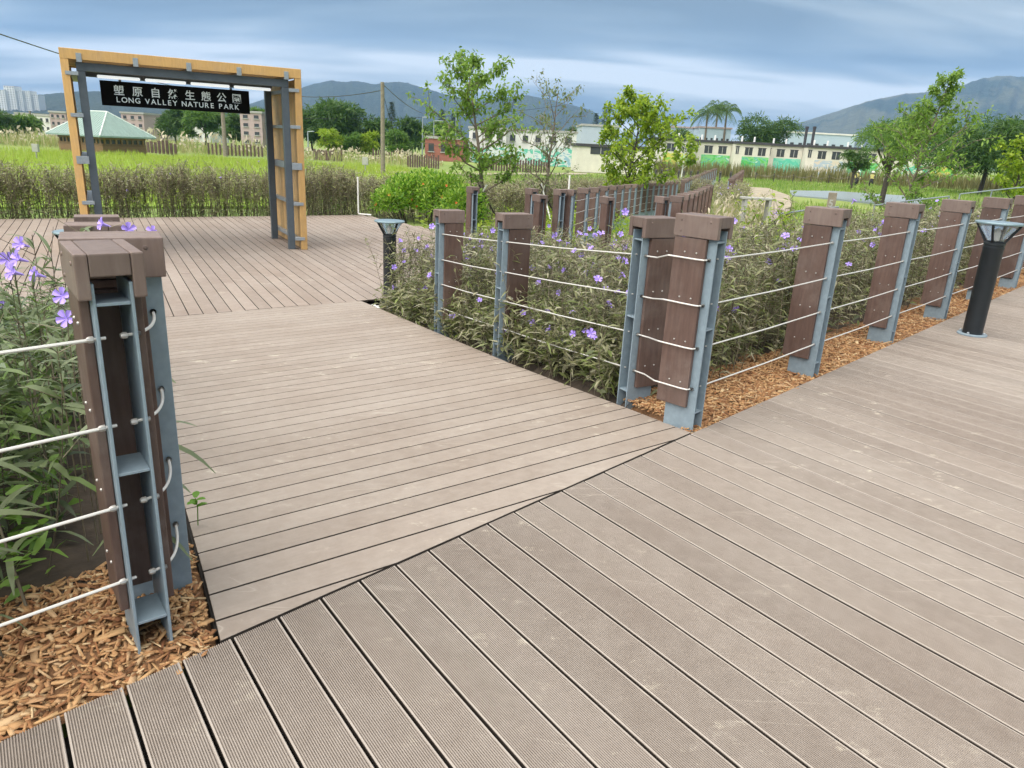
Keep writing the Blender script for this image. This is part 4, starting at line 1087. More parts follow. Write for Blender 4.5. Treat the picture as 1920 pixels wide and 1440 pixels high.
bush('flowering_bush', bl, 9500, MAT['bush'], 'bright green bush with orange flowers at the far corner of the plaza', flowers=9, stemz=-0.7, llen=(0.09, 0.15), lw=(0.035, 0.055))

# ------------------------------------------------------------------ trees
def tree(name, base, height, label, leafmat, barkmat, env, crown0=0.3, n_main=16, leaf_n=2600, leaf=(0.06, 0.11), lw=0.6, trunk_r=0.05, up=0.6, lean=(0, 0), group=None, twig=0.5, top_bias=(0, 0), cat='tree', seed=1, spread_leaf=0.16):
    rr = random.Random(seed); base = np.array(base, float)
    o = thing(name, label, cat, base, 0.0, group)
    mb = MB(); seg = 9
    tp = []
    for i in range(seg + 1):
        s = i / seg; tp.append(Vector((lean[0] * s + top_bias[0] * s * s + rr.uniform(-0.02, 0.02) * height * 0.25, lean[1] * s + rr.uniform(-0.02, 0.02) * height * 0.25, height * 0.97 * s)))
    tp[0] = Vector((0, 0, -0.15))
    mb.tube([tuple(p) for p in tp], [trunk_r * (1 - 0.88 * (i / seg)) for i in range(seg + 1)], 8)
    link('trunk', mb.mesh('trunk', barkmat, True), o)
    def on_trunk(s):
        k = min(seg - 1, int(s * seg)); f_ = s * seg - k; return tp[k].lerp(tp[k + 1], f_)
    mb = MB(); tips = []
    for i in range(n_main):
        s = crown0 + (0.97 - crown0) * (i + rr.random()) / n_main
        p0 = on_trunk(s); az = i * 2.4 + rr.uniform(-0.5, 0.5); L = env(s) * rr.uniform(0.75, 1.15)
        d = Vector((math.cos(az), math.sin(az), up * rr.uniform(0.5, 1.3))).normalized()
        r0 = max(0.006, trunk_r * 0.5 * (1 - s * 0.75)); pts = [p0]
        for k in range(1, 4):
            pts.append(p0 + d * (L * k / 3) + Vector((rr.uniform(-1, 1), rr.uniform(-1, 1), rr.uniform(-0.3, 0.9))) * L * 0.07 * k)
        mb.tube([tuple(p) for p in pts], [r0, r0 * 0.75, r0 * 0.5, r0 * 0.22], 5)
        for k in range(max(3, int(7 * twig * 2))):
            t_ = rr.uniform(0.25, 1.0); kk = min(2, int(t_ * 3)); q = pts[kk].lerp(pts[kk + 1], t_ * 3 - kk)
            e_ = q + (d * rr.uniform(0.0, 0.9) + Vector((rr.uniform(-1, 1), rr.uniform(-1, 1), rr.uniform(-0.2, 1.0)))).normalized() * (L * rr.uniform(0.18, 0.42))
            mb.tube([tuple(q), tuple((q + e_) / 2 + Vector((0, 0, 0.02))), tuple(e_)], [r0 * 0.4, r0 * 0.28, r0 * 0.12], 4, False)
            tips.append((q, e_))
    link('branches', mb.mesh('branches', barkmat, True), o)
    if leaf_n:
        T0 = np.array([t_[0] for t_ in tips]); T1 = np.array([t_[1] for t_ in tips]); idx = rng.integers(0, len(tips), leaf_n); s = rng.uniform(0.2, 1.1, leaf_n)[:, None]
        P_ = T0[idx] + (T1[idx] - T0[idx]) * s + rng.normal(0, spread_leaf * np.linalg.norm(T1 - T0, axis=1).mean(), (leaf_n, 3))
        D_ = norm(rng.normal(0, 1, (leaf_n, 3)) + np.array([0, 0, 0.1])); L = rng.uniform(*leaf, leaf_n)
        v, q = leaf_arrays(P_, D_, L, L * lw, rng.uniform(0.1, 0.5, leaf_n), 2, 1.2)
        link('crown', mesh_np('crown', v, q, leafmat), o)
    return o
def at(x, ybase, dist, z): q = Y(x, ybase, dist); return (q[0], q[1], z)
def top_h(x, ytop, dist, z): return float(Y(x, ytop, dist)[2] - z)
gz_ = -0.92
d1 = 19.5
tree('young_tree', at(905, 360, d1, gz_), top_h(900, 112, d1, gz_), 'tall young tree with open green crown held by dark stakes, nearest the bush', MAT['leaf_t1'], MAT['bark'],
     lambda s: 1.35 * (1 - abs(s - 0.52) * 1.35) + 0.15, 0.26, 24, 4900, (0.07, 0.125), 0.55, 0.075, 0.55, top_bias=(-0.5, 0), twig=0.65, seed=4)
d2 = 21.5
tree('sparse_tree', at(1018, 360, d2, gz_), top_h(1030, 165, d2, gz_), 'thinly leaved young tree with pale bare branches between two fuller trees', MAT['leaf_t2'], MAT['bark'],
     lambda s: 1.35 * (1 - abs(s - 0.45) * 1.1) + 0.1, 0.16, 20, 1100, (0.06, 0.11), 0.5, 0.06, 0.9, lean=(0.25, 0), twig=0.6, seed=9)
d3 = 27.0
tree('yellow_green_tree', at(1172, 345, d3, gz_), top_h(1190, 186, d3, gz_), 'rounded yellow green young tree in front of the blue grey shed', MAT['leaf_t3'], MAT['bark_dk'],
     lambda s: 1.75 * (1 - abs(s - 0.45) * 1.25) + 0.15, 0.16, 26, 5600, (0.10, 0.16), 0.6, 0.07, 0.7, lean=(0.35, 0), twig=0.7, seed=3)
d4 = 25.0
tree('tall_young_tree', at(1694, 372, d4, gz_), top_h(1735, 124, d4, gz_), 'tall pointed young tree rising behind the right boardwalk fence', MAT['leaf_t1'], MAT['bark'],
     lambda s: 1.9 * max(0.12, (1 - abs(s - 0.38) * 1.5)) if s < 0.75 else 0.42, 0.12, 30, 5200, (0.08, 0.14), 0.5, 0.07, 0.8, lean=(0.5, 0), top_bias=(0.25, 0), twig=0.7, seed=12)
tree('young_tree', at(1905, 352, 34.0, gz_), top_h(1905, 268, 34.0, gz_), 'small yellow green tree at the right edge of the picture', MAT['leaf_t3'], MAT['bark_dk'],
     lambda s: 1.25 * (1 - abs(s - 0.5) * 1.1) + 0.1, 0.22, 18, 2600, (0.12, 0.18), 0.6, 0.06, 0.8, twig=0.65, seed=21)
tree('young_tree', at(1278, 330, 60.0, gz_), top_h(1278, 262, 60.0, gz_), 'slender young tree with pale trunk left of the mural houses', MAT['leaf_t3'], MAT['white'],
     lambda s: 1.3 * (1 - abs(s - 0.6) * 1.2) + 0.1, 0.35, 12, 900, (0.2, 0.3), 0.6, 0.07, 0.8, seed=22)
# stakes under the young trees
def stakes(b, label, k, hh=1.35, r=0.022, dark=True):
    for i in range(k):
        a_ = i * 2 * math.pi / k + 0.5; f_ = Vector((b[0] + math.cos(a_) * 0.85, b[1] + math.sin(a_) * 0.85, b[2] - 0.1)); t_ = Vector((b[0] - math.cos(a_) * 0.12, b[1] - math.sin(a_) * 0.12, b[2] + hh))
        mb = MB(); mb.tube([tuple(f_), tuple(t_)], r, 7); o = link('tree_stake', mb.mesh('tree_stake', MAT['bark_dk'] if (i % 2 == 0) == dark else MAT['white'])); tag(o, label, 'stake', label + ' set')
stakes(at(905, 360, d1, gz_), 'slanting prop holding the tall young tree', 3)
stakes(at(1018, 360, d2, gz_), 'slanting prop holding the thinly leaved tree', 4)
stakes(at(1172, 345, d3, gz_), 'slanting prop holding the rounded yellow green tree', 2)

def crown_tree(name, x, ybase, ytop, wpx, dist, label, mat, n=2600, leaf=(0.3, 0.55), lobes=10, zb=ZG, group=None, flat=1.0, seed=1, trunk=True, bark='bark_dk', low=0.25):
    rr = random.Random(seed); b = Y(x, ybase, dist); base = Vector((b[0], b[1], zb)); H_ = float(Y(x, ytop, dist)[2] - zb); Wd = wpx / F * dist
    o = thing(name, label, 'tree', base, 0.0, group)
    mb = MB(); tr = max(0.08, H_ * 0.03); mb.tube([(0, 0, -0.3), (rr.uniform(-.1, .1) * H_ * .3, 0, H_ * 0.35), (0, 0, H_ * 0.7)], [tr, tr * 0.8, tr * 0.4], 7)
    for i in range(5):
        a_ = i * 1.3 + rr.random(); mb.tube([(0, 0, H_ * 0.32), (math.cos(a_) * Wd * 0.18, math.sin(a_) * Wd * 0.18, H_ * 0.5), (math.cos(a_) * Wd * 0.32, math.sin(a_) * Wd * 0.32, H_ * 0.68)], [tr * 0.5, tr * 0.35, tr * 0.1], 5)
    link('trunk', mb.mesh('trunk', MAT[bark], True), o)
    LB = []
    for i in range(lobes * 3):
        a_ = rr.uniform(0, 6.28); q = math.sqrt(rr.random()) * 0.74; zf = rr.uniform(low, 0.86) ; shr = math.sqrt(max(0.05, 1 - ((zf - 0.5) / 0.55) ** 2)) if zf > 0.5 else 1.0
        r_ = Wd * rr.uniform(0.12, 0.22); LB.append(((math.cos(a_) * q * Wd * 0.5 * shr, math.sin(a_) * q * Wd * 0.5 * shr, H_ * zf), (r_, r_, r_ * 0.75 * flat)))
    P_, D_ = [], []
    kk = max(20, int(n * 2.1) // len(LB))
    for c, r in LB:
        d = norm(rng.normal(0, 1, (kk, 3))); d[:, 2] = np.where(d[:, 2] < -0.3, -d[:, 2] * 0.6, d[:, 2]); P_.append(np.array(c) + d * np.array(r) * rng.uniform(0.55, 1.1, kk)[:, None]); D_.append(norm(d + rng.normal(0, 0.7, (kk, 3))))
    P_ = np.concatenate(P_); D_ = np.concatenate(D_); m_ = len(P_); L = rng.uniform(*leaf, m_)
    v, q = leaf_arrays(P_, D_, L, L * 0.62, rng.uniform(0.1, 0.5, m_), 1, 1.3); link('crown', mesh_np('crown', v, q, mat), o)
    return o
ct = crown_tree
ct('banyan', 640, 262, 194, 150, 120, 'broad dark tree standing right of the gateway', MAT['leaf_dk'], 5200, (0.5, 0.9), 9, seed=2)
ct('banyan', 585, 262, 213, 70, 125, 'lower dark tree touching the gateway\'s right leg', MAT['leaf_dk'], 2400, (0.5, 0.9), 6, seed=3)
ct('banyan', 705, 264, 222, 60, 118, 'dark tree behind the tall wooden pole', MAT['leaf_dk'], 2200, (0.5, 0.9), 6, seed=5)
ct('tree', 772, 266, 222, 90, 130, 'dark rounded tree right of the wooden pole', MAT['leaf_dk'], 2600, (0.5, 0.9), 6, seed=6)
ct('tree', 830, 268, 226, 70, 135, 'dark tree half hidden behind the nearest young tree', MAT['leaf_md'], 2200, (0.5, 0.9), 6, seed=7)
ct('small_tree', 620, 272, 240, 50, 95, 'small light green tree right of the gateway leg', MAT['leaf_t3'], 1400, (0.3, 0.55), 5, seed=8)
ct('small_tree', 660, 274, 243, 45, 96, 'second small light green tree below the broad dark tree', MAT['leaf_md'], 1400, (0.3, 0.55), 5, seed=9)
ct('small_tree', 692, 275, 246, 40, 97, 'small bushy tree just left of the wooden pole', MAT['leaf_t3'], 1200, (0.3, 0.55), 5, seed=10)
ct('small_tree', 745, 278, 246, 55, 96, 'grey green shrubby tree right of the wooden pole', MAT['leaf_md'], 1400, (0.3, 0.55), 5, seed=11)
ct('tree', 10, 250, 214, 80, 110, 'dark tree at the left edge before the tower blocks', MAT['leaf_dk'], 2600, (0.45, 0.8), 6, seed=12)
ct('tree', 45, 248, 219, 55, 112, 'second dark tree beside the left edge', MAT['leaf_md'], 2000, (0.45, 0.8), 6, seed=13)
ct('tree', 330, 262, 200, 70, 125, 'broad tree under the left half of the name board', MAT['leaf_dk'], 2600, (0.45, 0.85), 7, seed=14)
ct('tree', 385, 262, 202, 80, 122, 'tree behind the grey pole under the name board', MAT['leaf_md'], 2800, (0.45, 0.85), 7, seed=15)
ct('tree', 440, 262, 208, 45, 121, 'dark tree left of the pink building', MAT['leaf_dk'], 1800, (0.45, 0.85), 6, seed=16)
ct('tree', 486, 262, 196, 45, 121, 'green tree between the pink building and the gateway leg', MAT['leaf_md'], 1800, (0.45, 0.85), 6, seed=17)
ct('tree', 1262, 300, 232, 60, 150, 'low green tree left of the palms', MAT['leaf_dk'], 1800, (0.5, 0.9), 6, seed=18)
ct('rounded_tree', 1420, 300, 214, 135, 140, 'dense rounded tree between the palms and the mountain', MAT['leaf_dk'], 4200, (0.5, 0.9), 8, seed=19)
ct('tree', 1842, 338, 210, 215, 75, 'large dark spreading tree near the right edge', MAT['leaf_dk'], 7000, (0.35, 0.62), 12, seed=20, low=0.30)
ct('tree', 1912, 335, 226, 90, 85, 'dark tree running off the right edge', MAT['leaf_dk'], 3200, (0.35, 0.6), 7, seed=23)
ct('tree', 1662, 330, 190, 165, 48, 'spreading green tree behind the tall pointed young tree', MAT['leaf_md'], 3200, (0.2, 0.34), 9, seed=24, low=0.45)
ct('tree', 1600, 330, 262, 55, 70, 'small open tree left of the spreading tree before the murals', MAT['leaf_dk'], 900, (0.25, 0.42), 6, seed=25, low=0.4)
ct('tree', 1745, 320, 238, 70, 120, 'dark tree above the far roofs at right', MAT['leaf_dk'], 1800, (0.4, 0.7), 6, seed=26)
ct('tree', 1075, 285, 238, 60, 150, 'dark tree over the white house roofs', MAT['leaf_dk'], 1500, (0.5, 0.9), 6, seed=27)
# conifers
def conifer(x, ytop, ybase, dist, wpx, label, seed):
    rr = random.Random(seed); b = Y(x, ybase, dist); H_ = float(Y(x, ytop, dist)[2] - ZG); Wd = wpx / F * dist
    o = thing('conifer', label, 'tree', (b[0], b[1], ZG)); mb = MB(); mb.tube([(0, 0, 0), (0, 0, H_)], [0.2, 0.03], 6); link('trunk', mb.mesh('trunk', MAT['bark_dk']), o)
    k = 900; s = rng.uniform(0.25, 1, k); a = rng.uniform(0, 6.28, k); r_ = (1.02 - s) ** 0.6 * Wd * 0.5 * rng.uniform(0.3, 1, k)
    P_ = np.stack([np.cos(a) * r_, np.sin(a) * r_, s * H_], -1); D_ = np.stack([np.cos(a), np.sin(a), rng.uniform(-0.3, 0.6, k)], -1)
    v, q = leaf_arrays(P_, D_, rng.uniform(0.4, 0.8, k), rng.uniform(0.25, 0.4, k), rng.uniform(0, 0.4, k), 1); link('crown', mesh_np('crown', v, q, MAT['leaf_con']), o)
conifer(735, 191, 262, 160, 16, 'narrow dark conifer right of the wooden pole', 1)
conifer(828, 205, 268, 170, 18, 'dark conifer behind the nearest young tree', 2)
conifer(849, 212, 268, 175, 14, 'thin conifer beside another conifer behind the nearest young tree', 3)
conifer(1115, 212, 262, 190, 16, 'dark conifer on the roofline left of the rounded young tree', 4)
conifer(1131, 200, 262, 185, 14, 'taller conifer rising over the blue grey shed', 5)
# palms
def palm(x, ytop, dist, label, seed, ybase=300, crown_px=50):
    rr = random.Random(seed); b = Y(x, ybase, dist); H_ = float(Y(x, ytop + 14, dist)[2] - ZG); o = thing('palm_tree', label, 'palm', (b[0], b[1], ZG), 0.0, 'palms behind the mural houses')
    mb = MB(); mb.tube([(0, 0, 0), (0.1, 0, H_ * 0.5), (0, 0, H_)], [0.28, 0.22, 0.16], 7); link('trunk', mb.mesh('trunk', MAT['bark']), o)
    R_ = crown_px / 2 / F * dist * 1.15
    for k in range(16):
        a_ = k * 2.399 + rr.uniform(-.2, .2); el = rr.uniform(-0.1, 1.35); pts = []
        for j in range(7):
            t_ = j / 6; pts.append(Vector((math.cos(a_) * R_ * t_ * math.cos(el * 0.6), math.sin(a_) * R_ * t_ * math.cos(el * 0.6), H_ + R_ * (math.sin(el) * t_ * 1.25 - 0.75 * t_ ** 2.4))))
        mb = MB(); mb.tube([tuple(p) for p in pts], [0.05] * 6 + [0.02], 4, False)
        B_, D_ = [], []
        for j in range(22):
            t_ = 0.12 + 0.86 * j / 21; kk = min(5, int(t_ * 6)); p = pts[kk].lerp(pts[kk + 1], t_ * 6 - kk); dd = (pts[kk + 1] - pts[kk]).normalized(); sdv = dd.cross(Vector((0, 0, 1))).normalized()
            for sg in (-1, 1): B_.append(p[:]); D_.append((sdv * sg + dd * 0.5 + Vector((0, 0, -0.55)))[:])
        lv, lq_ = leaf_arrays(np.array(B_), np.array(D_), np.full(len(B_), R_ * 0.30), np.full(len(B_), 0.17), np.full(len(B_), 0.25), 1)
        sv = np.array(mb.v); sq = np.array([f_ for f_ in mb.f if len(f_) == 4]); V, Q = join((sv, sq), (lv, lq_)); link('frond', mesh_np('frond', V, Q, MAT['leaf_dk']), o)
palm(1316, 196, 150, 'left palm of the three behind the mural houses', 1, crown_px=46)
palm(1334, 188, 156, 'middle palm of the three behind the mural houses', 2, crown_px=42)
palm(1351, 194, 150, 'right palm of the three behind the mural houses', 3, crown_px=46)
palm(1247, 213, 160, 'lone small palm left of the three palms', 4, crown_px=26)

# ------------------------------------------------------------------ fields, grasses, reeds
def blades(name, poly, density, hlo, hhi, w, mat, label, z=ZG, cat='grass', lean=0.35, hfn=None, plume=None, skip=()):
    p = scatter(poly, density)
    for k_ in skip: p = p[~inside(k_, p[:, 0], p[:, 1])]
    n = len(p); h = rng.uniform(hlo, hhi, n)
    if hfn is not None: h = h * hfn(p)
    a = rng.uniform(0, 6.28, n); l_ = rng.uniform(0, lean, n); zz = z(p[:, 0], p[:, 1]) if callable(z) else np.full(n, z)
    v, q = leaf_arrays(np.concatenate([p, zz[:, None] - 0.03], 1), np.stack([np.cos(a) * l_, np.sin(a) * l_, np.ones(n)], -1), h, rng.uniform(0.6, 1.3, n) * w, rng.uniform(0, 0.25, n), 2, 3.0)
    mats = [mat]; midx = np.zeros(len(q), int)
    if plume is not None:
        k = rng.random(n) < plume; b_ = np.concatenate([p[k], (zz[k] + h[k] * 0.8)[:, None]], 1); m_ = len(b_); a = rng.uniform(0, 6.28, m_)
        pv, pq = leaf_arrays(b_, np.stack([np.cos(a) * 0.5, np.sin(a) * 0.5, np.ones(m_)], -1), h[k] * 0.4, np.full(m_, w * 2.6), np.full(m_, 0.4), 2, 3.0)
        v, q = join((v, q), (pv, pq)); midx = np.concatenate([midx, np.ones(len(pq), int)]); mats.append(MAT['plume'])
    o = link(name, mesh_np(name, v, q, mats, False, midx)); tag(o, label, cat, None, 'stuff'); return o
fl0, fl1 = Y(-120, 290, 58), Y(760, 300, 66)
field = [(-18, 19.0), (-8.5, 25.5), (-8.0, 28), (-2, 40), (fl1[0], 66), (-24, 67), (fl0[0], 58), (-40, 30)]
mb = MB(); mb.poly(field, lambda p: ZG - 0.3, lambda p: ZG + 0.05)
o = link('field', mb.mesh('field', MAT['ricebed'])); tag(o, kind='structure')
def waves(p): return 0.85 + 0.25 * np.sin(p[:, 0] * 0.9 + np.sin(p[:, 1] * 0.7) * 1.5)
blades('rice', field, 26, 0.32, 0.62, 0.035, MAT['rice'], 'bright yellow green rice filling the field behind the hedge', ZG + 0.03, hfn=waves)
rp = [tuple(Y(-60, 280, 72)[:2]), tuple(Y(330, 285, 76)[:2]), tuple(Y(560, 288, 80)[:2]), tuple(Y(560, 288, 88)[:2]), tuple(Y(-60, 280, 84)[:2])]
blades('reeds', rp, 7, 1.3, 2.3, 0.10, MAT['reed'], 'pale feathery reed belt behind the rice field at left', ZG, 'reeds', 0.5, plume=0.16, hfn=lambda p: 0.65 + 0.35 * np.sin(p[:, 0] * 0.8) * np.cos(p[:, 0] * 0.23 + p[:, 1]) + 0.15 * np.sin(p[:, 0] * 2.3))
rp = [tuple(Y(560, 290, 76)[:2]), tuple(Y(720, 300, 70)[:2]), tuple(Y(830, 300, 74)[:2]), tuple(Y(830, 300, 84)[:2]), tuple(Y(560, 290, 88)[:2])]
blades('reeds', rp, 5, 0.7, 1.4, 0.09, MAT['reed'], 'lower dry reeds around the tall wooden pole', ZG, 'reeds', 0.5, plume=0.35, hfn=lambda p: 0.75 + 0.3 * np.sin(p[:, 0] * 0.9) + 0.15 * np.sin(p[:, 0] * 2.3))
rp = [tuple(Y(1225, 320, 88)[:2]), tuple(Y(1940, 340, 88)[:2]), tuple(Y(1940, 340, 91)[:2]), tuple(Y(1225, 320, 91)[:2])]
blades('reeds', rp, 24, 1.5, 2.1, 0.09, MAT['screenreed'], 'olive reed screen in front of the mural houses', ZG, 'reeds', 0.18)
POND = [(1480, 357), (1560, 358), (1640, 363), (1730, 369), (1735, 384), (1640, 380), (1560, 372), (1486, 366)]
PATHS = [[(1396, 350), (1440, 352), (1480, 366), (1486, 386), (1450, 398), (1420, 385), (1405, 365)], [(1385, 327.5), (1600, 331), (1930, 346), (1930, 350.5), (1600, 335), (1385, 330)]]
def front_of(q, k=1.0):     # the strip of lawn kept short between the camera and a sheet
    return [tuple(G(x, y, -0.93)[:2]) for x, y in q]
SK = [front_of(POND)] + [front_of(q) for q in PATHS] + [[tuple(v_ * 0.86) for v_ in (np.array(p_) for p_ in front_of(POND))], [tuple(v_ * 0.93) for v_ in (np.array(p_) for p_ in front_of(POND))], [tuple(v_ * 0.9) for v_ in (np.array(p_) for p_ in front_of(PATHS[0]))], [tuple(v_ * 0.8) for v_ in (np.array(p_) for p_ in front_of(PATHS[0]))]]
ga = [(2.5, 25), (12, 30), (40, 50), (62, 84), (20, 86), (-6, 60), (-3, 40)]
blades('grass', ga, 14, 0.15, 0.45, 0.045, MAT['grass'], 'rough green grass on the banks at centre and right', ZG - 0.03, skip=SK)
gb_ = [sd(2.6, 2.6), sd(13.5, 2.8), (15, 22), (10, 20), (6, 16), (4.4, 12.5)]
blades('grass', gb_, 55, 0.25, 0.8, 0.028, MAT['grass'], 'tall mixed grass behind the right petunia strip', lambda x, y: np.maximum(bed_z(x, y), -1.0), hfn=lambda p: 0.6 + 0.5 * np.abs(np.sin(p[:, 0] * 1.3) * np.cos(p[:, 1] * 1.1)))
gc_ = [(3.2, 14.2), (5.2, 17), (8.0, 24), (11, 34), (9, 34), (5.5, 24), (3.6, 17.5)]
blades('grass', gc_, 26, 0.5, 1.0, 0.03, MAT['reed'], 'dry straw coloured grass beside the lower walk', -0.95, plume=0.25)
lav = [tuple(G(1330, 372, -0.3)[:2]), tuple(G(1410, 372, -0.3)[:2]), tuple(G(1402, 352, -0.3)[:2]), tuple(G(1345, 350, -0.3)[:2])]
petunias('petunia_clump', lav, 16, 0.9, 1.25, 'grey violet petunia clump at the bend of the lower walk', zc_(-1.0), MAT['leaf_hedge'], MAT['stem_hedge'], 16, (0.08, 0.15), 0.02, 26, nbranch=5)
yg = [tuple(Y(x_, 430, d_)[:2]) for x_, d_ in ((1408, 7.2), (1500, 7.4), (1490, 9.0), (1405, 8.8))]
petunias('pale_shrub', yg, 26, 0.95, 1.3, 'pale yellow green leafy shrub just right of the corner post', lambda x, y: bed_z(x, y), MAT['leaf_t3'], MAT['stem_pet'], 18, (0.06, 0.1), 0.03, 0)
# ------------------------------------------------------------------ pond, paths, small furniture
def sheet(name, pts, z, mat, h=0.25):
    mb = MB()
    if area(pts) < 0: pts = pts[::-1]
    mb.poly(pts, lambda p: z - h, lambda p: z); o = link(name, mb.mesh(name, mat)); tag(o, kind='structure'); return o
sheet('water', [tuple(G(x, y, -0.93)[:2]) for x, y in POND], -0.925, MAT['water'])
sheet('path', [tuple(G(x, y, -0.9)[:2]) for x, y in ((1396, 350), (1440, 352), (1480, 366), (1486, 386), (1450, 398), (1420, 385), (1405, 365))], -0.915, MAT['path'])
sheet('path', [tuple(G(x, y, -0.9)[:2]) for x, y in ((1385, 327.5), (1600, 331), (1930, 346), (1930, 350.5), (1600, 335), (1385, 330))], -0.90, MAT['path'])
sheet('path', [tuple(G(x, y, -0.9)[:2]) for x, y in ((640, 319), (880, 324), (1100, 324), (1100, 327), (880, 327), (640, 322))], -0.90, MAT['path'])
# rope fence along the far path
rpts = []
for i, x in enumerate((1416, 1450, 1486, 1519, 1553, 1590, 1630, 1670, 1716, 1752, 1783, 1812)):
    y = 339 + (x - 1416) * 0.030; p = G(x, y, -0.95); pz = p[2]
    mb = MB(); mb.tube([(0, 0, -0.2), (0, 0, 0.85)], 0.05, 6); o = link('rope_post', mb.mesh('rope_post', MAT['bark_dk']), None, p); tag(o, NW[i] + ' short dark post from the left in the far path\'s rope fence', 'post', 'posts of the far rope fence'); rpts.append(Vector((p[0], p[1], -0.95 + 0.72)))
pts = []
for a_, b_ in zip(rpts[:-1], rpts[1:]):
    for k in range(4):
        t_ = k / 4; q = a_.lerp(b_, t_); q.z -= 0.25 * 4 * t_ * (1 - t_); pts.append(q)
pts.append(rpts[-1]); mb = MB(); mb.tube([tuple(p) for p in pts], 0.022, 5); o = link('rope', mb.mesh('rope', MAT['polewood'])); tag(o, 'sagging rope linking the short posts by the far path', 'rope')
# number marker
mp = G(1558, 400, -0.95); mp = Y(1558, 385, 20.0)
mk = thing('number_marker', 'grey wooden marker post numbered 5 in the grass behind the fence', 'marker post', (mp[0], mp[1], -0.95), math.atan2(mp[1], mp[0]) - math.pi / 2)
ztop5 = float(Y(1560, 361, 20.0)[2] + 0.95)
link('post', boxmesh('post', MAT['polewood'], -0.105, 0.105, -0.05, 0.05, -0.2, ztop5, 0.008, 1), mk)
me = glyph('5', 0.26, 0.003); me.materials.clear(); me.materials.append(MAT['concrete']); o = link('numeral', me, mk); o.matrix_local = Matrix(((1, 0, 0, -0.075), (0, 0, -1, -0.053), (0, 1, 0, ztop5 - 0.36), (0, 0, 0, 1)))
# tubular rails behind the right fence
def rail(pp, label, r=0.014):
    o = thing('tube_rail', label, 'railing', pp[0])
    o_ = Vector(pp[0]); P_ = [Vector(p) - o_ for p in pp]
    mb = MB(); mb.tube([tuple(p) for p in P_], r, 7); link('top_tube', mb.mesh('top_tube', MAT['galv']), o)
    for p in P_: mb = MB(); mb.tube([tuple(p), (p.x, p.y, p.z - 1.0)], r, 7); link('leg', mb.mesh('leg', MAT['galv']), o)
rail([tuple(Y(1462, 401, 12.5)), tuple(Y(1512, 394, 13.0)), tuple(Y(1572, 388, 13.8))], 'pale tubular rail glimpsed between the first and second right posts')
rail([tuple(Y(1640, 385, 14.5)), tuple(Y(1700, 377, 15.2)), tuple(Y(1780, 368, 16.2))], 'pale tubular rail seen between the middle right posts')
rail([tuple(Y(1800, 364, 16.5)), tuple(Y(1860, 357, 17.5)), tuple(Y(1930, 350, 18.5))], 'pale tubular rail at the far right edge')
bx_ = Y(1420, 370, 24.0); bn = thing('bench', 'long grey bench beside the dirt path beyond the corner posts', 'bench', (bx_[0], bx_[1], -0.95))
link('seat', boxmesh('seat', MAT['concrete'], -0.5, 0.5, -0.2, 0.2, bx_[2] + 0.95 - 0.07, bx_[2] + 0.95, 0.01, 1), bn)
for sx in (-0.42, 0.34): link('leg', boxmesh('leg', MAT['concrete'], sx, sx + 0.08, -0.18, 0.18, -0.1, bx_[2] + 0.95 - 0.072), bn)
# white pipe at the plaza corner
wp = G(672, 404, ZP)
mb = MB(); mb.tube([(0.35, -0.1, 0.04), (0.02, 0, 0.04), (0, 0, 0.06), (0, 0, 0.92)], 0.02, 7); mb.tube([(0, 0, 0.921), (0, 0, 0.96)], 0.028, 7)
o = link('standpipe', mb.mesh('standpipe', MAT['white'], True), None, (wp[0], wp[1], ZP)); tag(o, 'thin white standpipe before the hedge left of the bright bush', 'pipe')
wp = Y(1064, 356, 15.5)
mb = MB(); mb.tube([(0, 0, -1.0), (0, 0, 0.25)], 0.02, 7); o = link('standpipe', mb.mesh('standpipe', MAT['white'], True), None, (wp[0] + 0.1, wp[1] + 1.2, wp[2])); tag(o, 'thin white pipe above the far corner posts of the walk', 'pipe')
# marker boxes in the field
for x, y, d_, lb in ((68, 287, 50.0, 'grey marker box on a stalk at the left of the rice field'), (685, 312, 52.0, 'grey marker post before the reeds left of the wooden pole')):
    p = Y(x, y, d_); o = thing('field_marker', lb, 'marker', (p[0], p[1], ZG)); zt = float(Y(x, y - 17, d_)[2] - ZG)
    link('box', boxmesh('box', MAT['concrete'], -0.2, 0.2, -0.1, 0.1, zt - 0.5, zt, 0.01, 1), o); mb = MB(); mb.tube([(0, 0, 0), (0, 0, zt - 0.5)], 0.05, 6); link('stalk', mb.mesh('stalk', MAT['concrete']), o)
# picket rows far away
def pickets(pts, n, h, label, group, zb=ZG, w=0.12, d_=None):
    me = boxmesh('picket', MAT['brown'], -w / 2, w / 2, -0.06, 0.06, 0, h)
    for i in range(n):
        t_ = i / (n - 1) * (len(pts) - 1); k = min(len(pts) - 2, int(t_)); p = Vector(pts[k]).lerp(Vector(pts[k + 1]), t_ - k); o = link('fence_picket', me, None, (p.x, p.y, zb)); tag(o, NW[i] + ' ' + label.replace('dark picket', 'dark picket from the left').replace('topped picket', 'topped picket from the left'), 'fence post', group); o.scale = (1, 1, random.uniform(0.85, 1.1))
pickets([tuple(Y(272, 288, 74)), tuple(Y(330, 291, 70))], 9, 1.15, 'dark picket right of the hut at the rice field edge', 'pickets beside the hut', w=0.22)
pickets([tuple(Y(392, 292, 76)), tuple(Y(492, 294, 78))], 15, 1.1, 'dark picket in the row under the name board beyond the field', 'pickets under the name board', w=0.14)
pickets([tuple(Y(590, 296, 78)), tuple(Y(640, 297, 77))], 12, 1.0, 'dark picket in the reeds right of the gateway', 'pickets right of the gateway', w=0.2)
pickets([tuple(Y(700, 298, 84)), tuple(Y(765, 298, 82))], 14, 1.2, 'dark picket in the dense row just right of the wooden pole', 'pickets right of the wooden pole', w=0.15)
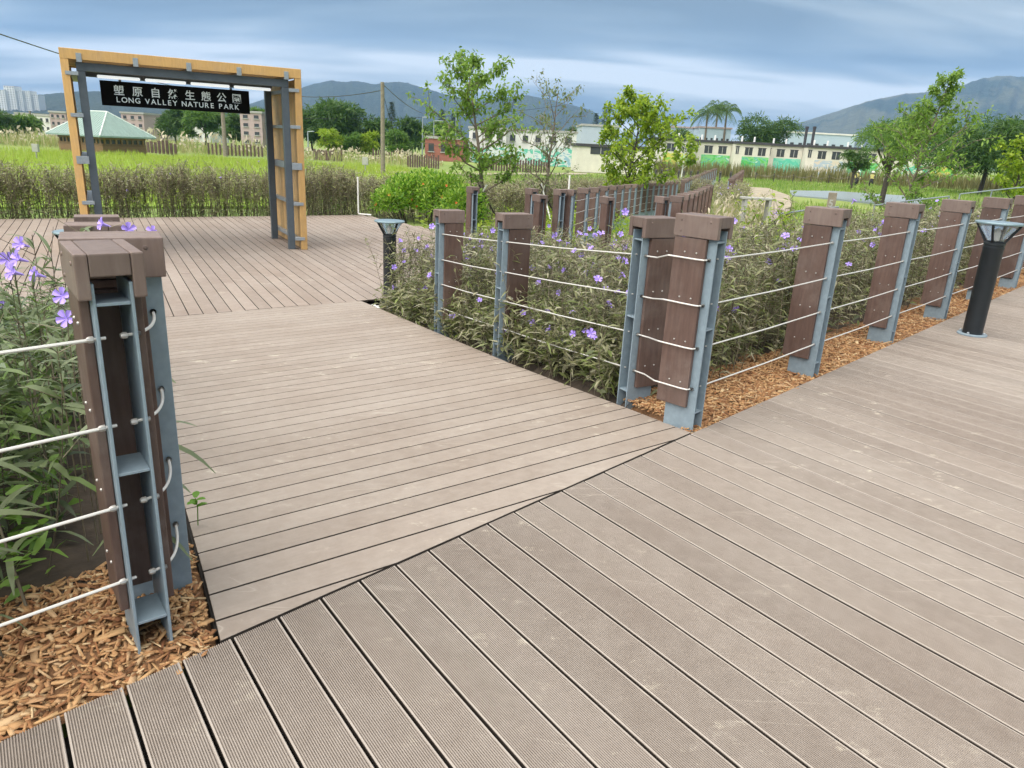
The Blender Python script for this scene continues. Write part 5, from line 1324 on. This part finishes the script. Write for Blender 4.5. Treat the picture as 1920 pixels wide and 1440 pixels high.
pickets([tuple(Y(765, 305, 70)), tuple(Y(822, 306, 70))], 14, 1.15, 'pale topped picket in the lower row right of the wooden pole', 'lower pickets right of the pole', w=0.15)
pickets([tuple(Y(905, 308, 72)), tuple(Y(1030, 309, 74))], 26, 1.15, 'dark picket behind the young trees', 'pickets behind the young trees', w=0.18)
# poles and wires
def pole(x, ytop, ybase, dist, r, label, zb=ZG):
    p = Y(x, ybase, dist); zt = float(Y(x, ytop, dist)[2]); mb = MB(); mb.tube([(0, 0, -0.3), (0, 0, zt - zb)], [r, r * 0.75], 10); o = link('utility_pole', mb.mesh('utility_pole', MAT['polewood'], True), None, (p[0], p[1], zb)); tag(o, label, 'pole'); return Vector((p[0], p[1], zt))
t1 = pole(718, 154, 320, 52.0, 0.16, 'tall weathered wooden utility pole right of the gateway')
t2 = pole(423, 180, 292, 74.0, 0.22, 'grey utility pole seen under the name board')
t3 = pole(62, 208, 252, 120.0, 0.2, 'far utility pole among the trees at the left')
def wire(a_, b_, sag, label, r=0.018):
    pts = [tuple(Vector(a_).lerp(Vector(b_), k / 16) - Vector((0, 0, sag * 4 * (k / 16) * (1 - k / 16)))) for k in range(17)]
    mb = MB(); mb.tube(pts, r, 4); o = link('power_line', mb.mesh('power_line', MAT['lampblack'])); tag(o, label, 'power line')
wire(t1 - Vector((0, 0, 0.1)), tuple(Y(810, 215, 90.0)), 0.5, 'power line falling from the wooden pole to the right', 0.03)
wire(t1 - Vector((0, 0, 0.5)), tuple(Y(480, 165, 75.0)), 0.6, 'power line from the wooden pole passing behind the gateway', 0.025)
wire(tuple(Y(-200, -6, 22.0)), tuple(Y(430, 178, 74.0)), 0.5, 'dark power line crossing the upper left sky', 0.022)
wire(tuple(Y(1060, 197, 150.0)), tuple(Y(570, 222, 110.0)), 0.8, 'thin power line low across the left ridge', 0.03)
wire(t1 - Vector((0, 0, 0.6)), tuple(Y(748, 283, 54.0)), 0.0, 'guy wire slanting down from the wooden pole', 0.02)
def street_lamp(x, ytop, ybase, dist, arm, label):
    p = Y(x, ybase, dist); zt = float(Y(x, ytop, dist)[2] - ZG); o = thing('street_lamp', label, 'street lamp', (p[0], p[1], ZG), 0, 'street lamps beyond the field')
    mb = MB(); mb.tube([(0, 0, 0), (0, 0, zt)], [0.12, 0.08], 7); link('column', mb.mesh('column', MAT['galv']), o)
    mb = MB(); mb.tube([(0, 0, zt - 0.06), (arm, 0, zt + 0.02)], 0.06, 6); link('arm', mb.mesh('arm', MAT['galv']), o)
    link('lantern', boxmesh('lantern', MAT['galv'], min(arm, arm * 1.25), max(arm, arm * 1.25), -0.12, 0.12, zt - 0.06, zt + 0.08), o)
street_lamp(792, 219, 270, 125, 1.4, 'left street lamp of the pair right of the wooden pole'); street_lamp(813, 226, 270, 120, 1.2, 'right street lamp of the pair right of the wooden pole'); street_lamp(854, 214, 270, 130, 1.4, 'street lamp behind the nearest young tree')
street_lamp(578, 246, 275, 105, 0.7, 'small street lamp just right of the gateway leg')

# ------------------------------------------------------------------ buildings
def wall_mat(name, col, var=0.08): return plain(name, col, 0.85, 0, var, 1.2)
MAT['cream'] = wall_mat('cream_render', (0.62, 0.60, 0.52)); MAT['pink'] = wall_mat('pink_render', (0.42, 0.33, 0.32)); MAT['whitewall'] = wall_mat('white_render', (0.66, 0.66, 0.63))
MAT['bluebox'] = wall_mat('blue_grey_cladding', (0.40, 0.47, 0.54), 0.04); MAT['roofdark'] = wall_mat('dark_roof_edge', (0.05, 0.05, 0.055)); MAT['tower'] = wall_mat('tower_wall', (0.60, 0.62, 0.60)); MAT['redroof'] = wall_mat('pink_tower_top', (0.5, 0.27, 0.24))
MAT['hutroof'] = plain('green_metal_roof', (0.22, 0.31, 0.28), 0.45, 0.1, 0.08, 2); MAT['ridge'] = plain('pale_ridge', (0.58, 0.66, 0.62), 0.5)
MAT['hutwood'] = brown_wood('hut_timber', (0.20, 0.115, 0.05), (0.28, 0.165, 0.075)); MAT['brick'] = wall_mat('red_brick', (0.30, 0.12, 0.09)); MAT['glassblue'] = plain('pale_glazing', (0.42, 0.52, 0.60), 0.25)
def mural_mat(name, seed, pal):
    m, t, b = new_mat(name); g = N(t, 'ShaderNodeTexCoord'); mp = N(t, 'ShaderNodeMapping'); mp.inputs['Location'].default_value = (seed * 3.7, seed, seed * 1.3); mp.inputs['Scale'].default_value = (0.7, 0.7, 1.3); t.links.new(g.outputs['Object'], mp.inputs[0])
    n = N(t, 'ShaderNodeTexNoise'); n.inputs['Scale'].default_value = 0.9; n.inputs['Detail'].default_value = 5; n.inputs['Distortion'].default_value = 1.5; t.links.new(mp.outputs[0], n.inputs['Vector'])
    r_ = N(t, 'ShaderNodeValToRGB'); t.links.new(n.outputs['Fac'], r_.inputs[0]); r_.color_ramp.interpolation = 'CONSTANT'; el = r_.color_ramp.elements; el[0].color = (*pal[0], 1); el[1].position = 0.65; el[1].color = (*pal[-1], 1)
    for i, c in enumerate(pal[1:-1]): q = el.new(0.36 + 0.29 * i / max(1, len(pal) - 2)); q.color = (*c, 1)
    t.links.new(r_.outputs[0], b.inputs['Base Color']); b.inputs['Roughness'].default_value = 0.8; return m
GRN = [(0.05, 0.33, 0.13), (0.10, 0.45, 0.10), (0.20, 0.52, 0.20), (0.10, 0.40, 0.30), (0.5, 0.65, 0.5)]
MUR = [mural_mat('mural_paint', 1, [(0.12, 0.42, 0.25), (0.22, 0.50, 0.08), (0.55, 0.50, 0.10), (0.3, 0.55, 0.4)]), mural_mat('mural_paint', 2, GRN), mural_mat('mural_paint', 3, GRN),
       mural_mat('mural_paint', 4, [(0.30, 0.50, 0.62), (0.10, 0.50, 0.35), (0.2, 0.55, 0.40), (0.55, 0.42, 0.42)]), mural_mat('mural_paint', 5, [(0.6, 0.58, 0.5), (0.36, 0.45, 0.52), (0.58, 0.52, 0.42), (0.62, 0.6, 0.53)]), mural_mat('mural_paint', 6, GRN), mural_mat('mural_paint', 7, [(0.25, 0.5, 0.4), (0.55, 0.58, 0.45), (0.1, 0.45, 0.3), (0.3, 0.55, 0.5)])]
def window(parent, x0, x1, z0, z1, yf, frame='roofdark'):
    w_ = link('window', boxmesh('window', MAT['window'], x0, x1, yf - 0.03, yf + 0.06, z0, z1), parent)
    link('frame', boxmesh('frame', MAT[frame], x0 - 0.08, x1 + 0.08, yf - 0.05, yf - 0.031, z1, z1 + 0.1), w_)
    link('mullion', boxmesh('mullion', MAT['concrete'], (x0 + x1) / 2 - 0.04, (x0 + x1) / 2 + 0.04, yf - 0.05, yf - 0.031, z0, z1), w_); return w_
# row of mural houses
DM = 112.0
bays = [(1225, 1303), (1303, 1375), (1375, 1442), (1442, 1511), (1511, 1583), (1583, 1662), (1662, 1745), (1745, 1815)]
words_b = ['leftmost mural house, half behind the slender tree', 'mural house with green landscape right of the slender tree', 'mural house with green fields below the palms', 'mural house with blue and pink painting', 'mural house with pale faded painting', 'mural house with green painting behind the spreading tree', 'mural house behind the tall pointed tree', 'rightmost mural house beside the dark spreading tree']
for i, (xa, xb) in enumerate(bays):
    dep = DM + (i % 2) * 0.0; a_ = Y(xa, 300, dep); b_ = Y(xb, 300, dep); xm = (xa + xb) / 2; zr = float(Y(xm, 286 + (xm - 1260) * 0.0512 - 27.5, dep)[2]) - ZG
    wdt_ = b_[0] - a_[0]; o = thing('mural_house', 'flat roofed cream ' + words_b[i], 'house', ((a_[0] + b_[0]) / 2, dep, ZG), 0.0, 'row of mural houses')
    hw = wdt_ / 2
    step_ = 1.8 if i % 2 else 0.0
    link('wall', boxmesh('wall', MAT['cream'], -hw + 0.02, hw - 0.02, step_, step_ + 8, 0, zr - 0.35), o)
    link('roof', boxmesh('roof', MAT['roofdark'], -hw - 0.05, hw + 0.05, step_ - 0.25, step_ + 8.2, zr - 0.349, zr), o)
    link('mural', boxmesh('mural', MUR[i % 7], -hw * 0.55, hw * 0.98 - 0.05, step_ - 0.03, step_ + 0.02, 0.4, zr - 2.05), o)
    for f0 in (-0.42, 0.32): window(o, hw * f0, hw * (f0 + 0.42), zr - 1.85, zr - 0.85, step_)
    window(o, -hw * 0.93, -hw * 0.76, zr - 1.75, zr - 0.75, step_)
    for f0 in (-0.5, 0.2): mb = MB(); mb.lathe([(0.14, 0), (0.14, 0.7), (0.0, 0.75)], 8, (hw * f0, step_ + 1.5, zr)); link('vent_pipe', mb.mesh('vent_pipe', MAT['white']), o)
def block(name, xa, xb, ytop, dist, mat, label, rows=2, cols=4, depth=10, cat='building', roofm='concrete', ww=0.42, wh=0.40, zb=ZG, rot=0.0, base_z=None):
    a_ = Y(xa, ytop, dist); b_ = Y(xb, ytop, dist); xm = (a_[0] + b_[0]) / 2; H_ = (a_[2] + b_[2]) / 2 - zb; hw = (b_[0] - a_[0]) / 2
    o = thing(name, label, cat, (xm, dist, zb), rot)
    link('wall', boxmesh('wall', MAT[mat], -hw, hw, 0, depth, 0, H_ - 0.3), o); link('roof', boxmesh('roof', MAT[roofm], -hw - 0.15, hw + 0.15, -0.15, depth + 0.15, H_ - 0.299, H_), o)
    if rows * cols:
        ch, cw = (H_ - 0.6) / rows, 2 * hw / cols; wm = boxmesh('window', MAT['window'], -cw * ww / 2, cw * ww / 2, -0.06, 0.05, -ch * wh / 2, ch * wh / 2); sm = boxmesh('sill', MAT['concrete'], -cw * ww / 2 - 0.1, cw * ww / 2 + 0.1, -0.16, -0.061, -ch * wh / 2 - 0.12, -ch * wh / 2)
        for r_ in range(rows):
            for c_ in range(cols): w_ = link('window', wm, o, (-hw + cw * (c_ + 0.5), 0, 0.3 + ch * (r_ + 0.55))); link('sill', sm, w_)
    return o
block('shed', 1092, 1162, 233.5, 118, 'bluebox', 'tall pale blue grey shed behind the rounded young tree', 0, 0, 12)
block('shed', 1312, 1372, 238, 150, 'glassblue', 'pale glazed long roofed hall below the palms', 1, 6, 12, roofm='pink')
block('shed', 1480, 1606, 249, 150, 'glassblue', 'pale glazed hall right of the rounded tree', 1, 8, 12, roofm='whitewall')
block('shed', 1244, 1312, 237, 155, 'glassblue', 'low pale hall behind the leftmost mural house', 1, 6, 12, roofm='pink')
b0 = block('house', 1082, 1226, 272, 82, 'cream', 'low cream house with a dark roof edge behind the rounded tree', 0, 0, 8, roofm='roofdark', cat='house'); window(b0, -2.6, -0.4, 1.9, 2.6, 0.0)
for xa, xb, yt, d_, mt, lb, r_, c_ in ((880, 950, 238, 105, 'whitewall', 'white two storey house behind the nearest young tree', 2, 3), (950, 1022, 243, 107, 'whitewall', 'white house between the two nearest young trees', 2, 3), (1022, 1082, 245, 104, 'whitewall', 'white house behind the thinly leaved tree', 2, 2),
        (797, 868, 256, 98, 'brick', 'low red brick building left of the nearest young tree', 1, 3), (449, 490, 208, 118, 'pink', 'pink three storey building left of the gateway leg', 4, 2), (226, 268, 210, 140, 'pink', 'pink block behind the hut roof under the board\'s left end', 3, 3), (268, 322, 214, 150, 'whitewall', 'white block under the name board behind trees', 3, 4),
        (60, 92, 214, 135, 'whitewall', 'white house left of the gateway', 2, 3), (92, 122, 208, 130, 'pink', 'greyish house touching the gateway\'s left leg', 3, 3), (28, 62, 211, 150, 'cream', 'cream house below the tower blocks', 2, 4), (-10, 28, 213, 155, 'whitewall', 'white house at the left edge below the towers', 2, 4), (340, 392, 226, 145, 'whitewall', 'white house low behind the central trees under the board', 2, 4)):
    block('house', xa, xb, yt, d_, mt, lb, r_, c_, 9, 'house')
for i, (xa, xb) in enumerate(((884, 1000), (1000, 1085))):
    p0, p1 = Y(xa, 285, 100), Y(xb, 285, 100); o = link('mural_wall', boxmesh('mural_wall', mural_mat('mural_paint', 11 + i, [(0.25, 0.42, 0.52), (0.55, 0.6, 0.6), (0.12, 0.45, 0.35), (0.6, 0.62, 0.6)]), -(p1[0] - p0[0]) / 2 + 0.05, (p1[0] - p0[0]) / 2 - 0.05, 0, 0.3, 0, float(Y(xa, 274, 100)[2] - ZG)), None, ((p0[0] + p1[0]) / 2, 100, ZG)); tag(o, ['painted garden wall behind the nearest young tree', 'painted garden wall behind the thinly leaved tree'][i], 'wall')
for x, lb in ((1510, 'left of two slim dark chimneys above the mural houses'), (1524, 'right of two slim dark chimneys above the mural houses')):
    p = Y(x, 260, 122); zt = float(Y(x, 237, 122)[2] - ZG); mb = MB(); mb.lathe([(0.22, 0), (0.22, zt - 0.3), (0.28, zt - 0.3), (0.28, zt), (0.0, zt)], 10); o = link('chimney', mb.mesh('chimney', MAT['roofdark']), None, (p[0], p[1], ZG)); tag(o, lb, 'chimney')
# tower blocks
for i, (xa, xb, yt) in enumerate(((-12, 8, 168), (6, 26, 161), (26, 40, 170), (40, 55, 170), (55, 70, 177))):
    o = block('tower_block', xa, xb, yt, 1500 + i * 6, 'tower', ['leftmost high rise tower cut by the picture edge', 'tallest high rise tower with a pinkish top', 'middle high rise tower of the cluster', 'fourth high rise tower of the cluster', 'rightmost and lowest high rise tower'][i], 14, 4, 22, 'tower', 'redroof' if i == 1 else 'tower')
# hut
hl_, hr_ = Y(118, 288, 66.0), Y(272, 288, 66.0); hx = (hl_[0] + hr_[0]) / 2; hw = (hr_[0] - hl_[0]) / 2 * 0.95
HR = R(-24)
hut = thing('park_hut', 'timber hut with green hipped metal roof beyond the rice field', 'hut', (hx, 66.0, ZG), HR)
eave = float(Y(195, 254, 65.0)[2] - ZG); ridge_z = float(Y(190, 209, 66.0)[2] - ZG)
wx, wy = hw * 0.80, hw * 0.62
nb = 9
for k in range(nb):
    z0 = 0.0 + k * (eave - 0.62) / nb; z1 = z0 + (eave - 0.62) / nb - 0.012
    link('timber_board', boxmesh('timber_board', MAT['hutwood'], -wx, wx, -wy, wy, z0, z1), hut)
link('upper_wall', boxmesh('upper_wall', MAT['hutwood'], -wx, wx, -wy, wy, eave - 0.30, eave), hut)
link('vent_band', boxmesh('vent_band', MAT['window'], -wx + 0.05, wx - 0.05, -wy + 0.05, wy - 0.05, eave - 0.625, eave - 0.302), hut)
for k in range(12):
    xx = -wx + (k + 0.5) * 2 * wx / 12; link('band_post', boxmesh('band_post', MAT['hutwood'], xx - 0.09, xx + 0.09, -wy - 0.01, -wy + 0.05, eave - 0.63, eave - 0.295), hut)
for k in range(8):
    yy = -wy + (k + 0.5) * 2 * wy / 8; link('band_post', boxmesh('band_post', MAT['hutwood'], wx - 0.05, wx + 0.01, yy - 0.09, yy + 0.09, eave - 0.63, eave - 0.295), hut)
ex, ey, rx_ = wx * 1.22, wy * 1.28, wx * 0.36
v = [(-ex, -ey, eave), (ex, -ey, eave), (ex, ey, eave), (-ex, ey, eave), (-rx_, 0, ridge_z), (rx_, 0, ridge_z), (-ex, -ey, eave - 0.12), (ex, -ey, eave - 0.12), (ex, ey, eave - 0.12), (-ex, ey, eave - 0.12)]
f_ = [(0, 1, 5, 4), (1, 2, 5), (2, 3, 4, 5), (3, 0, 4), (6, 7, 1, 0), (7, 8, 2, 1), (8, 9, 3, 2), (9, 6, 0, 3), (9, 8, 7, 6)]
me = bpy.data.meshes.new('roof'); me.from_pydata(v, [], f_); me.materials.append(MAT['hutroof']); me.update(); rf = link('roof', me, hut)
def seam_line(a_, b_, r, mat, nm): mb = MB(); mb.tube([a_, b_], r, 5); link(nm, mb.mesh(nm, MAT[mat]), rf)
for a_, b_ in ((v[0], v[4]), (v[1], v[5]), (v[2], v[5]), (v[3], v[4]), (v[4], v[5])): seam_line(a_, b_, 0.06, 'ridge', 'ridge_cap')
for k in range(1, 22):
    x = -ex + k * 2 * ex / 22
    tt = min(1.0, (x + ex) / (ex - rx_), (ex - x) / (ex - rx_)); seam_line((x, -ey, eave + 0.01), (x, -ey + ey * tt, eave + (ridge_z - eave) * tt + 0.01), 0.028, 'hutroof', 'roof_rib')
for k in range(1, 14):
    y = -ey + k * 2 * ey / 14; tt = min(1.0, (y + ey) / ey, (ey - y) / ey); seam_line((ex, y, eave + 0.01), (ex - (ex - rx_) * tt, y, eave + (ridge_z - eave) * tt + 0.01), 0.028, 'hutroof', 'roof_rib')
# two workers on the far path
def person(x, y, dist, label, lean_x):
    p = Y(x, y, dist); me = bpy.data.meshes.new('body'); 
    J = [(0, 0, 0.55), (0, 0.02, 0.80), (0.02, -0.10, 1.05), (0.02, -0.16, 1.22), (0.02, -0.20, 1.40), (-0.12, -0.25, 0.50), (-0.12, 0.0, 0.08), (0.12, -0.25, 0.52), (0.12, 0.0, 0.08), (-0.2, -0.14, 1.12), (-0.24, -0.30, 0.85), (0.22, -0.14, 1.12), (0.26, -0.32, 0.88), (-0.12, -0.12, 0.02), (0.12, -0.12, 0.02), (-0.15, -0.48, 0.72), (0.15, -0.48, 0.74)]
    E_ = [(0, 1), (1, 2), (2, 3), (3, 4), (0, 5), (5, 6), (0, 7), (7, 8), (2, 9), (9, 10), (2, 11), (11, 12), (6, 13), (8, 14), (10, 15), (12, 16)]
    RAD = [0.15, 0.16, 0.17, 0.07, 0.11, 0.09, 0.06, 0.09, 0.06, 0.07, 0.05, 0.07, 0.05, 0.045, 0.045, 0.04, 0.04]
    me.from_pydata(J, E_, []); o = bpy.data.objects.new('body', me); COL.objects.link(o); md = o.modifiers.new('skin', 'SKIN')
    for i, r_ in enumerate(RAD): me.skin_vertices[0].data[i].radius = (r_, r_)
    me.skin_vertices[0].data[0].use_root = True
    o.modifiers.new('sub', 'SUBSURF').levels = 1
    dg = bpy.context.evaluated_depsgraph_get(); m2 = bpy.data.meshes.new_from_object(o.evaluated_get(dg)); bpy.data.objects.remove(o)
    m2.materials.clear(); m2.materials.append(plain('dark_clothes', (0.03, 0.03, 0.035), 0.8)); m2.materials.append(plain('yellow_vest', (0.62, 0.55, 0.22), 0.8)); m2.materials.append(plain('skin', (0.35, 0.22, 0.15), 0.6))
    for pl_ in m2.polygons: c = pl_.center; pl_.material_index = 2 if c.z > 1.24 else (1 if c.z > 0.78 and abs(c.x) < 0.2 else 0); pl_.use_smooth = True
    t_ = thing('person', label, 'person', (p[0], p[1], -0.9), lean_x); link('body', m2, t_)
    mb = MB(); mb.lathe([(0.0, 0.16), (0.08, 0.14), (0.13, 0.06), (0.2, 0.02), (0.2, 0.0)], 12, (0.02, -0.2, 1.42)); link('hat', mb.mesh('hat', MAT['whitewall'], True), t_)
person(1607, 322, 80, 'person in a yellow vest crouching on the far path, left of the two', 0.5)
person(1637, 323, 80, 'person in a yellow vest crouching on the far path, right of the two', -0.4)

# ------------------------------------------------------------------ hills
def hill(name, pts, dist, depth, mat, seed, rough=1.0):
    xs = np.array([p[0] for p in pts], float); ys = np.array([p[1] for p in pts], float)
    nx, ny = 260, 46; X = np.linspace(xs[0], xs[-1], nx); Yt = np.interp(X, xs, ys)
    crest = np.array([Y(a_, b_, dist) for a_, b_ in zip(X, Yt)])
    r_ = np.random.default_rng(seed)
    s = np.linspace(0, 1, ny)
    prof = np.where(s < 0.62, np.sin(np.clip(s / 0.62, 0, 1) * math.pi / 2) ** 1.25, np.cos((s - 0.62) / 0.38 * math.pi / 2))
    V = np.zeros((ny, nx, 3))
    ridge_n = sum(a_ * np.sin(np.outer(np.ones(ny), np.arange(nx)) * f_ + np.outer(s, np.ones(nx)) * g_ + ph) for a_, f_, g_, ph in ((0.5, 0.11, 3, 0.3), (0.3, 0.27, -5, 1.1), (0.22, 0.55, 7, 2.0), (0.15, 1.1, -11, 0.2)))
    for j in range(ny):
        k = (dist + (s[j] - 0.62) * depth) / dist
        V[j, :, 0] = crest[:, 0] * k; V[j, :, 1] = crest[:, 1] * k
        hz = np.maximum(crest[:, 2] - ZG, 1.0)
        V[j, :, 2] = ZG - 2 + (hz + 2) * prof[j] * (1 + rough * 0.13 * ridge_n[j] * math.sin(math.pi * min(1, s[j] / 0.62)) * (1 - min(1, s[j] / 0.62)) * 2)
    V[:, :, 2] += r_.normal(0, 0.8, (ny, nx)) * (np.abs(s - 0.62) > 0.02)[:, None] * 1.0
    i_ = np.arange(nx * ny).reshape(ny, nx); q = np.stack([i_[:-1, :-1], i_[:-1, 1:], i_[1:, 1:], i_[1:, :-1]], -1).reshape(-1, 4)
    o = link(name, mesh_np(name, V.reshape(-1, 3), q, mat, True)); tag(o, kind='structure')
def hill_mat(name, a_, b_, sc, blend):
    m, t, b = new_mat(name); g = N(t, 'ShaderNodeNewGeometry'); f1 = noise(t, g.outputs['Position'], sc, 7, 0.62); f2 = noise(t, g.outputs['Position'], sc * 9, 6, 0.7)
    c = mixc(t, ramp2(t, f1, *blend), a_, b_); c = mixc(t, ramp2(t, f2, 0.3, 0.7), mixc(t, 0.45, c, (0.01, 0.018, 0.012)), c); t.links.new(c, b.inputs['Base Color']); b.inputs['Roughness'].default_value = 0.95; bump(t, b, f2, 1.0, 25); return m
MH1 = hill_mat('wooded_hill', (0.028, 0.050, 0.028), (0.045, 0.068, 0.036), 0.004, (0.4, 0.62))
MH2 = hill_mat('grassy_mountain', (0.030, 0.052, 0.030), (0.105, 0.115, 0.065), 0.0022, (0.47, 0.54))
hill('hill', [(-260, 196), (-100, 186), (20, 182), (70, 179), (110, 176), (160, 173), (230, 172), (300, 178), (380, 186), (460, 196), (560, 215), (640, 240), (700, 262)], 2000, 1100, MH1, 2)
hill('hill', [(300, 262), (420, 212), (500, 186), (568, 165), (592, 158), (620, 152), (650, 157), (670, 154), (700, 160), (722, 157), (745, 155), (765, 157), (790, 165), (850, 183), (885, 191), (930, 186), (970, 181), (990, 180), (1040, 191), (1095, 204), (1115, 212), (1135, 228), (1160, 268)], 3000, 1500, MH1, 3)
hill('mountain', [(1380, 296), (1430, 262), (1475, 238), (1510, 228), (1560, 213), (1620, 195), (1665, 184), (1700, 177), (1730, 176), (1760, 171), (1800, 164), (1840, 152), (1870, 146), (1895, 146), (1940, 150), (2050, 165), (2200, 178), (2350, 210), (2480, 300)], 3200, 1700, MH2, 4)
# ------------------------------------------------------------------ air
m = bpy.data.materials.new('air'); m.use_nodes = True; t = m.node_tree
t.nodes.remove(t.nodes['Principled BSDF']); pv = N(t, 'ShaderNodeVolumePrincipled'); pv.inputs['Color'].default_value = (0.30, 0.56, 1.0, 1); pv.inputs['Density'].default_value = 0.00015; pv.inputs['Anisotropy'].default_value = 0.0
t.links.new(pv.outputs[0], t.nodes['Material Output'].inputs['Volume'])
hz = link('haze', boxmesh('haze', m, -5400, 5400, -5400, 5600, -8, 640)); tag(hz, 'pale blue air between the camera and the far hills', 'haze', None, 'stuff')
